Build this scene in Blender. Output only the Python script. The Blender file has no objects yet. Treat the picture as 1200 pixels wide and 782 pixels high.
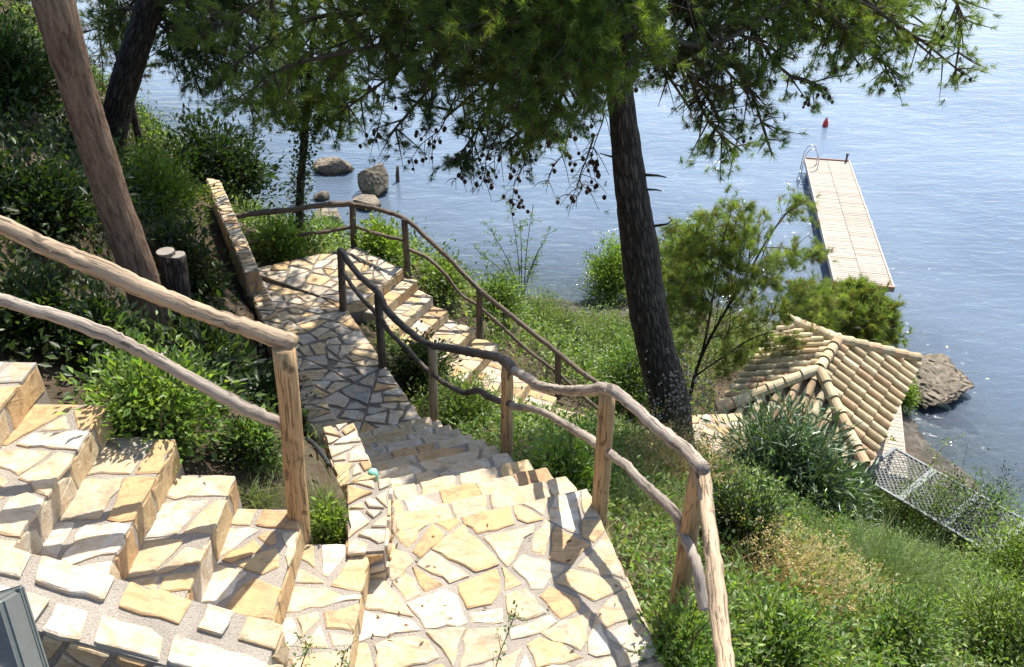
import bpy, math, random
import numpy as np
from mathutils import Vector

SC = bpy.context.scene
COL = SC.collection
RNG = np.random.default_rng(7)
random.seed(7)
H = 15.0
PITCH = math.radians(33.0)
CT, ST = math.cos(PITCH), math.sin(PITCH)

def ray(px, py):
    a, b = (px - 600) / 1000.0, (391 - py) / 1000.0
    return np.array([a, CT + b * ST, -ST + b * CT])

def P(px, py, z):            # point of the place at height z seen at photo pixel
    d = ray(px, py)
    return np.array([0, 0, H]) + d * ((z - H) / d[2])

def PD(px, py, dist):        # point at forward distance dist
    d = ray(px, py)
    return np.array([0, 0, H]) + d * (dist / d[1])

# ------------------------------------------------------------------ materials
def mat(name):
    m = bpy.data.materials.new(name); m.use_nodes = True
    nt = m.node_tree
    for n in list(nt.nodes): nt.nodes.remove(n)
    out = nt.nodes.new('ShaderNodeOutputMaterial')
    return m, nt, out

def N(nt, t, **kw):
    n = nt.nodes.new(t)
    for k, v in kw.items():
        if k in n.inputs.keys(): n.inputs[k].default_value = v
        else: setattr(n, k, v)
    return n

def ramp(nt, stops, interp='LINEAR'):
    r = nt.nodes.new('ShaderNodeValToRGB')
    r.color_ramp.interpolation = interp
    e = r.color_ramp.elements
    while len(e) < len(stops): e.new(0.5)
    for i, (p, c) in enumerate(stops):
        e[i].position = p
        e[i].color = (c[0], c[1], c[2], 1) if not isinstance(c, (int, float)) else (c, c, c, 1)
    return r

def mix(nt, typ, fac, a, b):
    m = nt.nodes.new('ShaderNodeMix'); m.data_type = 'RGBA'; m.blend_type = typ
    for ii, v in ((0, fac), (6, a), (7, b)):
        sock = m.inputs[ii]
        if hasattr(v, 'is_output'): nt.links.new(v, sock)
        elif isinstance(v, (int, float)): sock.default_value = v if ii == 0 else (v, v, v, 1)
        else: sock.default_value = (v[0], v[1], v[2], 1)
    return m.outputs[2]

def principled(nt, out, color, rough=0.8, spec=0.3, bump=None, bstr=0.4, bdist=0.01, metal=0.0):
    p = nt.nodes.new('ShaderNodeBsdfPrincipled')
    if hasattr(color, 'is_output'): nt.links.new(color, p.inputs['Base Color'])
    else: p.inputs['Base Color'].default_value = (*color, 1)
    if hasattr(rough, 'is_output'): nt.links.new(rough, p.inputs['Roughness'])
    else: p.inputs['Roughness'].default_value = rough
    p.inputs['Specular IOR Level'].default_value = spec
    p.inputs['Metallic'].default_value = metal
    if bump is not None:
        b = N(nt, 'ShaderNodeBump'); b.inputs['Strength'].default_value = bstr
        b.inputs['Distance'].default_value = bdist
        nt.links.new(bump, b.inputs['Height']); nt.links.new(b.outputs[0], p.inputs['Normal'])
    nt.links.new(p.outputs[0], out.inputs[0])
    return p

def coords(nt, scale=(1, 1, 1), attr=None):
    mp = nt.nodes.new('ShaderNodeMapping')
    mp.inputs['Scale'].default_value = scale
    if attr:
        a = nt.nodes.new('ShaderNodeAttribute'); a.attribute_name = attr
        nt.links.new(a.outputs['Vector'], mp.inputs[0])
    else:
        g = nt.nodes.new('ShaderNodeNewGeometry')
        nt.links.new(g.outputs['Position'], mp.inputs[0])
    return mp.outputs[0]

def noise(nt, vec, scale, detail=4, rough=0.6, dist=0.0):
    n = nt.nodes.new('ShaderNodeTexNoise')
    n.inputs['Scale'].default_value = scale; n.inputs['Detail'].default_value = detail
    n.inputs['Roughness'].default_value = rough; n.inputs['Distortion'].default_value = dist
    nt.links.new(vec, n.inputs['Vector'])
    return n.outputs[0]

def attr_color(nt, name='col'):
    a = nt.nodes.new('ShaderNodeAttribute'); a.attribute_name = name
    return a.outputs['Color']

def make_stone(name='flagstone'):
    m, nt, out = mat(name)
    v = coords(nt)
    base = attr_color(nt)
    n1 = noise(nt, v, 9, 6, 0.65, 0.6)
    r1 = ramp(nt, [(0.30, 0.72), (0.5, 1.0), (0.72, 1.18)]); nt.links.new(n1, r1.inputs[0])
    c = mix(nt, 'MULTIPLY', 1.0, base, r1.outputs[0])
    n2 = noise(nt, v, 5.0, 5, 0.7, 1.5)
    r2 = ramp(nt, [(0.44, 0), (0.66, 0.75)]); nt.links.new(n2, r2.inputs[0])
    c = mix(nt, 'MIX', r2.outputs[0], c, (0.52, 0.34, 0.155))
    n5 = noise(nt, coords(nt, (1, 2.2, 1)), 3.2, 6, 0.7, 2.5)
    r5 = ramp(nt, [(0.36, (0.62, 0.60, 0.60)), (0.48, (1, 1, 1)), (0.62, (1, 1, 1)), (0.74, (1.0, 0.80, 0.58))]); nt.links.new(n5, r5.inputs[0])
    c = mix(nt, 'MULTIPLY', 0.75, c, r5.outputs[0])
    n4 = noise(nt, v, 60, 4, 0.8)
    r4 = ramp(nt, [(0.33, 0.55), (0.43, 1.0)]); nt.links.new(n4, r4.inputs[0])
    c = mix(nt, 'MULTIPLY', 0.55, c, r4.outputs[0])
    n3 = noise(nt, v, 38, 8, 0.7, 0.3)
    principled(nt, out, c, 0.78, 0.25, n3, 0.55, 0.012)
    return m

def make_mortar(name='mortar', k=1.0):
    m, nt, out = mat(name)
    v = coords(nt)
    n1 = noise(nt, v, 130, 3, 0.7)
    r1 = ramp(nt, [(0.30, tuple(k * q for q in (0.25, 0.215, 0.175))), (0.42, tuple(k * q for q in (0.37, 0.32, 0.262))), (0.72, tuple(k * q for q in (0.48, 0.425, 0.355)))]); nt.links.new(n1, r1.inputs[0])
    n2 = noise(nt, v, 3, 3)
    r2 = ramp(nt, [(0.3, 0.75), (0.7, 1.1)]); nt.links.new(n2, r2.inputs[0])
    c = mix(nt, 'MULTIPLY', 1.0, r1.outputs[0], r2.outputs[0])
    principled(nt, out, c, 0.95, 0.1, n1, 1.0, 0.012)
    return m

def make_bark(name, c_dark, c_mid, c_light, xs=16, zs=3.0, bdist=0.02, bstr=0.8, flake=True):
    m, nt, out = mat(name)
    v = coords(nt, (xs, xs, zs), 'bk')
    n1 = noise(nt, v, 1.0, 7, 0.62, 0.8)
    vo = nt.nodes.new('ShaderNodeTexVoronoi'); vo.feature = 'DISTANCE_TO_EDGE'
    vo.inputs['Scale'].default_value = 1.1
    # distort voronoi lookup
    vm = N(nt, 'ShaderNodeVectorMath', operation='ADD')
    nv = nt.nodes.new('ShaderNodeTexNoise'); nv.inputs['Scale'].default_value = 1.3; nv.inputs['Detail'].default_value = 4
    nt.links.new(v, nv.inputs['Vector']); nt.links.new(v, vm.inputs[0]); nt.links.new(nv.outputs[1], vm.inputs[1])
    nt.links.new(vm.outputs[0], vo.inputs['Vector'])
    rv = ramp(nt, [(0.0, 0.0), (0.22, 1.0)]); nt.links.new(vo.outputs[0], rv.inputs[0])
    r = ramp(nt, [(0.3, c_dark), (0.5, c_mid), (0.72, c_light)]); nt.links.new(n1, r.inputs[0])
    c = mix(nt, 'MIX', rv.outputs[0], c_dark, r.outputs[0]) if flake else r.outputs[0]
    fine = noise(nt, v, 5, 5, 0.7)
    rf = ramp(nt, [(0.3, 0.7), (0.7, 1.25)]); nt.links.new(fine, rf.inputs[0])
    c = mix(nt, 'MULTIPLY', 0.8, c, rf.outputs[0])
    if flake:
        h = mix(nt, 'MULTIPLY', 0.75, n1, rv.outputs[0]); h = mix(nt, 'ADD', 0.25, h, fine)
    else:
        h = mix(nt, 'ADD', 0.4, n1, fine)
    principled(nt, out, c, 0.85, 0.2, h, bstr, bdist)
    return m

def make_leaf(name, trans=0.35, rough=0.42, tint=(1.35, 1.5, 0.5), spec=0.4):
    m, nt, out = mat(name)
    c = attr_color(nt)
    p = nt.nodes.new('ShaderNodeBsdfPrincipled')
    p.inputs['Roughness'].default_value = rough; p.inputs['Specular IOR Level'].default_value = spec
    nt.links.new(c, p.inputs['Base Color'])
    t = nt.nodes.new('ShaderNodeBsdfTranslucent')
    ct = mix(nt, 'MULTIPLY', 1.0, c, tint)
    nt.links.new(ct, t.inputs[0])
    ms = nt.nodes.new('ShaderNodeMixShader'); ms.inputs[0].default_value = trans
    nt.links.new(p.outputs[0], ms.inputs[1]); nt.links.new(t.outputs[0], ms.inputs[2])
    nt.links.new(ms.outputs[0], out.inputs[0])
    return m

def make_simple(name, color, rough=0.6, spec=0.4, var=0.15, nscale=20, bdist=0.003, bstr=0.3, metal=0.0, use_attr=False):
    m, nt, out = mat(name)
    v = coords(nt)
    n1 = noise(nt, v, nscale, 5)
    r = ramp(nt, [(0.25, 1 - var), (0.75, 1 + var)]); nt.links.new(n1, r.inputs[0])
    c = mix(nt, 'MULTIPLY', 1.0, attr_color(nt) if use_attr else color, r.outputs[0])
    principled(nt, out, c, rough, spec, n1, bstr, bdist, metal)
    return m

def make_soil():
    m, nt, out = mat('soil')
    v = coords(nt)
    n1 = noise(nt, v, 1.3, 6, 0.7); n2 = noise(nt, v, 22, 6, 0.75)
    r1 = ramp(nt, [(0.3, (0.040, 0.032, 0.022)), (0.5, (0.082, 0.062, 0.040)), (0.7, (0.15, 0.118, 0.078))]); nt.links.new(n1, r1.inputs[0])
    r2 = ramp(nt, [(0.3, 0.5), (0.7, 1.4)]); nt.links.new(n2, r2.inputs[0])
    c = mix(nt, 'MULTIPLY', 1.0, r1.outputs[0], r2.outputs[0])
    # pebbly shore and seabed below about half a metre
    g = nt.nodes.new('ShaderNodeNewGeometry'); sx = nt.nodes.new('ShaderNodeSeparateXYZ'); nt.links.new(g.outputs[0], sx.inputs[0])
    mr = N(nt, 'ShaderNodeMapRange'); nt.links.new(sx.outputs[2], mr.inputs[0])
    mr.inputs[1].default_value = 0.25; mr.inputs[2].default_value = 0.7; mr.inputs[3].default_value = 1; mr.inputs[4].default_value = 0
    vo = nt.nodes.new('ShaderNodeTexVoronoi'); vo.inputs['Scale'].default_value = 7; nt.links.new(v, vo.inputs['Vector'])
    n3 = noise(nt, v, 0.5, 5, 0.7)
    rs = ramp(nt, [(0.35, (0.05, 0.05, 0.045)), (0.55, (0.16, 0.14, 0.115)), (0.7, (0.22, 0.195, 0.16))]); nt.links.new(n3, rs.inputs[0])
    bwn = nt.nodes.new('ShaderNodeRGBToBW'); nt.links.new(vo.outputs['Color'], bwn.inputs[0])
    peb = mix(nt, 'MULTIPLY', 0.6, rs.outputs[0], bwn.outputs[0])
    c = mix(nt, 'MIX', mr.outputs[0], c, peb)
    principled(nt, out, c, 0.95, 0.1, n2, 0.9, 0.03)
    return m

def make_rock(name='rock'):
    m, nt, out = mat(name)
    v = coords(nt)
    n1 = noise(nt, v, 1.6, 7, 0.7, 0.8); n2 = noise(nt, v, 9, 8, 0.72)
    r1 = ramp(nt, [(0.3, (0.10, 0.085, 0.062)), (0.5, (0.26, 0.215, 0.155)), (0.7, (0.40, 0.34, 0.255))]); nt.links.new(n1, r1.inputs[0])
    r2 = ramp(nt, [(0.3, 0.55), (0.7, 1.25)]); nt.links.new(n2, r2.inputs[0])
    c = mix(nt, 'MULTIPLY', 1.0, r1.outputs[0], r2.outputs[0])
    g = nt.nodes.new('ShaderNodeNewGeometry'); sx = nt.nodes.new('ShaderNodeSeparateXYZ'); nt.links.new(g.outputs[0], sx.inputs[0])
    mr = N(nt, 'ShaderNodeMapRange'); nt.links.new(sx.outputs[2], mr.inputs[0])
    mr.inputs[1].default_value = 0.08; mr.inputs[2].default_value = 0.32; mr.inputs[3].default_value = 0.28; mr.inputs[4].default_value = 1
    c = mix(nt, 'MULTIPLY', 1.0, c, mr.outputs[0])   # wet algae band at the waterline
    h = mix(nt, 'ADD', 0.5, n1, n2)
    principled(nt, out, c, 0.8, 0.3, h, 1.0, 0.15)
    return m

def make_water():
    m, nt, out = mat('sea_water')
    v = coords(nt, (1, 1, 1))
    vs = coords(nt, (0.55, 1.25, 1))
    n1 = noise(nt, vs, 0.9, 3, 0.55, 0.4)
    n2 = noise(nt, vs, 3.4, 4, 0.6, 0.5)
    n3 = noise(nt, v, 0.12, 3, 0.5)
    h = mix(nt, 'ADD', 0.35, n1, n2)
    b = N(nt, 'ShaderNodeBump'); b.inputs['Strength'].default_value = 1.0; b.inputs['Distance'].default_value = 0.095
    nt.links.new(h, b.inputs['Height'])
    fr = N(nt, 'ShaderNodeFresnel'); fr.inputs[0].default_value = 1.34
    nt.links.new(b.outputs[0], fr.inputs['Normal'])
    gl = nt.nodes.new('ShaderNodeBsdfGlossy'); gl.inputs['Roughness'].default_value = 0.085
    gl.inputs['Color'].default_value = (1, 1, 1, 1)
    nt.links.new(b.outputs[0], gl.inputs['Normal'])
    r3 = ramp(nt, [(0.35, (0.105, 0.148, 0.205)), (0.65, (0.150, 0.200, 0.262))]); nt.links.new(n3, r3.inputs[0])
    df = nt.nodes.new('ShaderNodeBsdfDiffuse'); nt.links.new(r3.outputs[0], df.inputs[0])
    nt.links.new(b.outputs[0], df.inputs['Normal'])
    tr = nt.nodes.new('ShaderNodeBsdfTransparent'); tr.inputs[0].default_value = (0.70, 0.86, 0.92, 1)
    at = nt.nodes.new('ShaderNodeAttribute'); at.attribute_name = 'murk'
    m1 = nt.nodes.new('ShaderNodeMixShader'); nt.links.new(at.outputs['Fac'], m1.inputs[0])
    nt.links.new(tr.outputs[0], m1.inputs[1]); nt.links.new(df.outputs[0], m1.inputs[2])
    m2 = nt.nodes.new('ShaderNodeMixShader'); nt.links.new(fr.outputs[0], m2.inputs[0])
    nt.links.new(m1.outputs[0], m2.inputs[1]); nt.links.new(gl.outputs[0], m2.inputs[2])
    nt.links.new(m2.outputs[0], out.inputs[0])
    return m

def make_wood(name, light, dark, sx=2.0, sy=30.0, attr='bk', rough=0.75):
    m, nt, out = mat(name)
    v = coords(nt, (sy, sy, sx), attr)
    n1 = noise(nt, v, 1, 6, 0.65, 0.6)
    r = ramp(nt, [(0.28, dark), (0.48, light), (0.75, tuple(min(1, c * 1.25) for c in light))]); nt.links.new(n1, r.inputs[0])
    v2 = coords(nt, (14, 14, 9), attr)
    kn = noise(nt, v2, 1, 3, 0.5)
    rk = ramp(nt, [(0.30, 0.25), (0.37, 1.0)]); nt.links.new(kn, rk.inputs[0])
    c = mix(nt, 'MULTIPLY', 0.8, r.outputs[0], rk.outputs[0])
    v3 = coords(nt, (3, 3, 1.6), attr)
    n3 = noise(nt, v3, 1, 4); r3 = ramp(nt, [(0.3, 0.75), (0.7, 1.2)]); nt.links.new(n3, r3.inputs[0])
    c = mix(nt, 'MULTIPLY', 1.0, c, r3.outputs[0])
    v4 = coords(nt, (70, 70, 4.5), attr); n4 = noise(nt, v4, 1, 4, 0.6, 1.0)
    r4 = ramp(nt, [(0.36, 0.30), (0.43, 1.0)]); nt.links.new(n4, r4.inputs[0])
    c = mix(nt, 'MULTIPLY', 0.75, c, r4.outputs[0])
    h = mix(nt, 'ADD', 0.6, n1, kn); h = mix(nt, 'MULTIPLY', 0.8, h, r4.outputs[0])
    principled(nt, out, c, rough, 0.2, h, 0.9, 0.012)
    return m

M = {}
M['stone'] = make_stone()
M['mortar'] = make_mortar()
M['dark_mortar'] = make_mortar('dark_mortar', 0.55)  # same mortar in a darker tone, for the path and far landing
M['bark_tan'] = make_bark('smooth_tan_bark', (0.060, 0.038, 0.027), (0.235, 0.152, 0.102), (0.36, 0.262, 0.185), 34, 6.5, 0.05, 1.0, False)
M['bark_dark'] = make_bark('fissured_pine_bark', (0.022, 0.017, 0.014), (0.10, 0.078, 0.062), (0.215, 0.175, 0.148), 27, 4.2, 0.045, 1.0)
M['bark_twig'] = make_simple('twig_bark', (0.085, 0.065, 0.048), 0.85, 0.2, 0.3, 30)
M['stem'] = make_simple('green_stem', (0.10, 0.085, 0.045), 0.7, 0.3, 0.3, 30)
M['rail'] = make_wood('weathered_rail_wood', (0.41, 0.305, 0.20), (0.14, 0.088, 0.055))
M['rail_grey'] = make_wood('grey_rail_wood', (0.34, 0.285, 0.228), (0.12, 0.095, 0.072))
M['rail_dark'] = make_wood('dark_rail_wood', (0.15, 0.115, 0.088), (0.06, 0.045, 0.035))
M['post'] = make_wood('yellow_post_wood', (0.44, 0.29, 0.15), (0.22, 0.125, 0.06))
M['leaf'] = make_leaf('broad_leaf', 0.45)
M['olean'] = make_leaf('oleander_leaf', 0.22, 0.3, (1.2, 1.35, 0.7), 0.5)
M['needle'] = make_leaf('pine_needle', 0.50, 0.5, (1.4, 1.45, 0.45), 0.3)
M['grass'] = make_leaf('grass_blade', 0.42, 0.5, (1.3, 1.3, 0.6), 0.3)
M['soil'] = make_soil()
M['rock'] = make_rock()
M['water'] = make_water()
M['tile'] = make_simple('clay_tile', (1, 1, 1), 0.85, 0.2, 0.3, 8, 0.006, 0.5, use_attr=True)
M['plank'] = make_simple('deck_plank', (1, 1, 1), 0.8, 0.2, 0.14, 14, 0.003, 0.4, use_attr=True)
M['steel'] = make_simple('brushed_steel', (0.55, 0.56, 0.58), 0.3, 0.5, 0.08, 40, metal=0.9)
M['grey_paint'] = make_simple('grey_blue_paint', (0.115, 0.13, 0.14), 0.5, 0.4, 0.1, 12)
M['lattice'] = make_simple('lattice_paint', (0.095, 0.105, 0.11), 0.6, 0.3, 0.1, 12)
M['lamp_grey'] = make_simple('grey_lamp_metal', (0.115, 0.125, 0.115), 0.45, 0.5, 0.08, 50)
M['dark_metal'] = make_simple('dark_steel', (0.07, 0.065, 0.06), 0.6, 0.4, 0.2, 20)
M['cone'] = make_simple('cone_scale', (0.045, 0.028, 0.018), 0.8, 0.2, 0.35, 60)
M['red'] = make_simple('red_plastic', (0.55, 0.035, 0.02), 0.4, 0.5, 0.1, 10)
M['mint'] = make_simple('mint_plastic', (0.25, 0.55, 0.42), 0.4, 0.5, 0.1, 10)
M['rubber'] = make_simple('black_rubber', (0.02, 0.02, 0.022), 0.5, 0.4, 0.2, 30)
M['dry_wood'] = make_simple('cut_wood', (0.24, 0.21, 0.18), 0.85, 0.2, 0.25, 30)
M['white'] = make_simple('white_paint', (0.75, 0.75, 0.73), 0.5, 0.4, 0.05, 10)

# ------------------------------------------------------------------ object helpers
def link(o, parent=None):
    COL.objects.link(o)
    if parent is not None: o.parent = parent
    return o

def tag(o, label, cat, group=None):
    o['label'] = label; o['category'] = cat
    if group: o['group'] = group
    return o

def thing(name, label, cat, loc=(0, 0, 0), group=None, rotz=0.0):
    o = bpy.data.objects.new(name, None); link(o)
    o.location = tuple(float(c) for c in loc); o.rotation_euler = (0, 0, rotz)
    o.empty_display_size = 0.2
    tag(o, label, cat, group)
    return o

class MB:
    """collects polygons; every vertex may carry a colour and a bark coordinate"""
    def __init__(s): s.v = []; s.f = []; s.m = []; s.c = []; s.b = []
    def add(s, verts, faces, mi=0, col=(1, 1, 1), bk=None):
        o = len(s.v)
        for i, p in enumerate(verts):
            s.v.append((float(p[0]), float(p[1]), float(p[2])))
            s.c.append(col)
            s.b.append(bk[i] if bk is not None else (float(p[0]), float(p[1]), float(p[2])))
        for f in faces:
            s.f.append([o + i for i in f]); s.m.append(mi)
    def box(s, c, size, mi=0, col=(1, 1, 1), axes=None):
        c = np.array(c, float); h = np.array(size, float) / 2
        if axes is None: axes = np.eye(3)
        vs = []
        for sx in (-1, 1):
            for sy in (-1, 1):
                for sz in (-1, 1):
                    vs.append(c + axes[0] * h[0] * sx + axes[1] * h[1] * sy + axes[2] * h[2] * sz)
        s.add(vs, [(0, 1, 3, 2), (4, 6, 7, 5), (0, 4, 5, 1), (2, 3, 7, 6), (0, 2, 6, 4), (1, 5, 7, 3)], mi, col)
    def hexa(s, bottom, top, mi=0, col=(1, 1, 1)):
        n = len(bottom)
        vs = list(bottom) + list(top)
        fs = [tuple(reversed(range(n))), tuple(range(n, 2 * n))]
        fs += [(i, (i + 1) % n, n + (i + 1) % n, n + i) for i in range(n)]
        s.add(vs, fs, mi, col)
    def build(s, name, mats, parent=None, smooth=False, loc=None):
        me = bpy.data.meshes.new(name)
        vv = s.v
        if loc is not None: vv = [(a - loc[0], b - loc[1], c - loc[2]) for a, b, c in vv]
        me.from_pydata(vv, [], s.f)
        if not isinstance(mats, (list, tuple)): mats = [mats]
        for m_ in mats: me.materials.append(m_)
        me.polygons.foreach_set('material_index', s.m)
        if smooth: me.polygons.foreach_set('use_smooth', [True] * len(s.f))
        a = me.attributes.new('col', 'FLOAT_COLOR', 'POINT')
        a.data.foreach_set('color', np.concatenate([np.array(s.c, np.float32), np.ones((len(s.c), 1), np.float32)], 1).ravel())
        b = me.attributes.new('bk', 'FLOAT_VECTOR', 'POINT')
        b.data.foreach_set('vector', np.array(s.b, np.float32).ravel())
        me.update()
        o = bpy.data.objects.new(name, me)
        return link(o, parent)

def catmull(pts, per=8):
    pts = [np.array(p, float) for p in pts]
    if len(pts) == 2: return [pts[0] + (pts[1] - pts[0]) * t for t in np.linspace(0, 1, per + 1)]
    q = [2 * pts[0] - pts[1]] + pts + [2 * pts[-1] - pts[-2]]
    out = []
    for i in range(1, len(q) - 2):
        a, b, c, d = q[i - 1], q[i], q[i + 1], q[i + 2]
        for k in range(per):
            t = k / per
            out.append(0.5 * (2 * b + (c - a) * t + (2 * a - 5 * b + 4 * c - d) * t * t + (3 * b - a - 3 * c + d) * t ** 3))
    out.append(pts[-1])
    return out

def tube(mb, path, radii, sides=8, mi=0, col=(1, 1, 1), jitter=0.0, rng=None, cap=True, ridges=0):
    path = [np.array(p, float) for p in path]; n = len(path)
    radii = np.interp(np.linspace(0, 1, n), np.linspace(0, 1, len(radii)), radii) if hasattr(radii, '__len__') else np.full(n, radii)
    rng = rng or RNG
    ref = None; vs = []; bk = []; s = 0.0
    ph = rng.uniform(0, 6.28); off = rng.uniform(0, 50)
    lob = rng.normal(0, 1, sides)
    for i in range(n):
        t = path[min(i + 1, n - 1)] - path[max(i - 1, 0)]
        t = t / (np.linalg.norm(t) + 1e-9)
        if ref is None: ref = np.array([1.0, 0, 0]) if abs(t[0]) < 0.8 else np.array([0, 1.0, 0])
        ref = ref - t * ref.dot(t); ref /= np.linalg.norm(ref) + 1e-9
        bi = np.cross(t, ref)
        if i: s += np.linalg.norm(path[i] - path[i - 1])
        for k in range(sides):
            a = 2 * math.pi * k / sides
            r = radii[i] * (1 + jitter * (0.55 * math.sin(3.1 * s / max(radii[i] * 6, .05) + 2 * a + ph) * 0.6 + rng.normal(0, 0.5) + 0.4 * lob[k]))
            vs.append(path[i] + (ref * math.cos(a) + bi * math.sin(a)) * r)
            bk.append((math.cos(a) * radii[i] + off, math.sin(a) * radii[i], s))
    fs = [(i * sides + k, i * sides + (k + 1) % sides, (i + 1) * sides + (k + 1) % sides, (i + 1) * sides + k) for i in range(n - 1) for k in range(sides)]
    if cap:
        fs += [tuple(reversed(range(sides))), tuple(range((n - 1) * sides, n * sides))]
    mb.add(vs, fs, mi, col, bk)

# ------------------------------------------------------------------ flagstones
PALE = [(0.50, 0.435, 0.325), (0.55, 0.495, 0.40), (0.49, 0.405, 0.285), (0.52, 0.47, 0.385), (0.50, 0.42, 0.30)]
WARM = [(0.48, 0.355, 0.20), (0.46, 0.305, 0.16), (0.50, 0.40, 0.265), (0.44, 0.285, 0.155), (0.51, 0.42, 0.30), (0.48, 0.37, 0.22)]
GREY = [(0.40, 0.375, 0.33), (0.45, 0.41, 0.35), (0.35, 0.33, 0.30)]

def clip(poly, p, n):       # keep side where (x-p).n <= 0
    out = []; m = len(poly)
    for i in range(m):
        a, b = poly[i], poly[(i + 1) % m]
        da = (a[0] - p[0]) * n[0] + (a[1] - p[1]) * n[1]
        db = (b[0] - p[0]) * n[0] + (b[1] - p[1]) * n[1]
        if da <= 0: out.append(a)
        if (da < 0 < db) or (db < 0 < da):
            t = da / (da - db); out.append((a[0] + (b[0] - a[0]) * t, a[1] + (b[1] - a[1]) * t))
    return out

def area2(poly):
    return 0.5 * sum(poly[i][0] * poly[(i + 1) % len(poly)][1] - poly[(i + 1) % len(poly)][0] * poly[i][1] for i in range(len(poly)))

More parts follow.
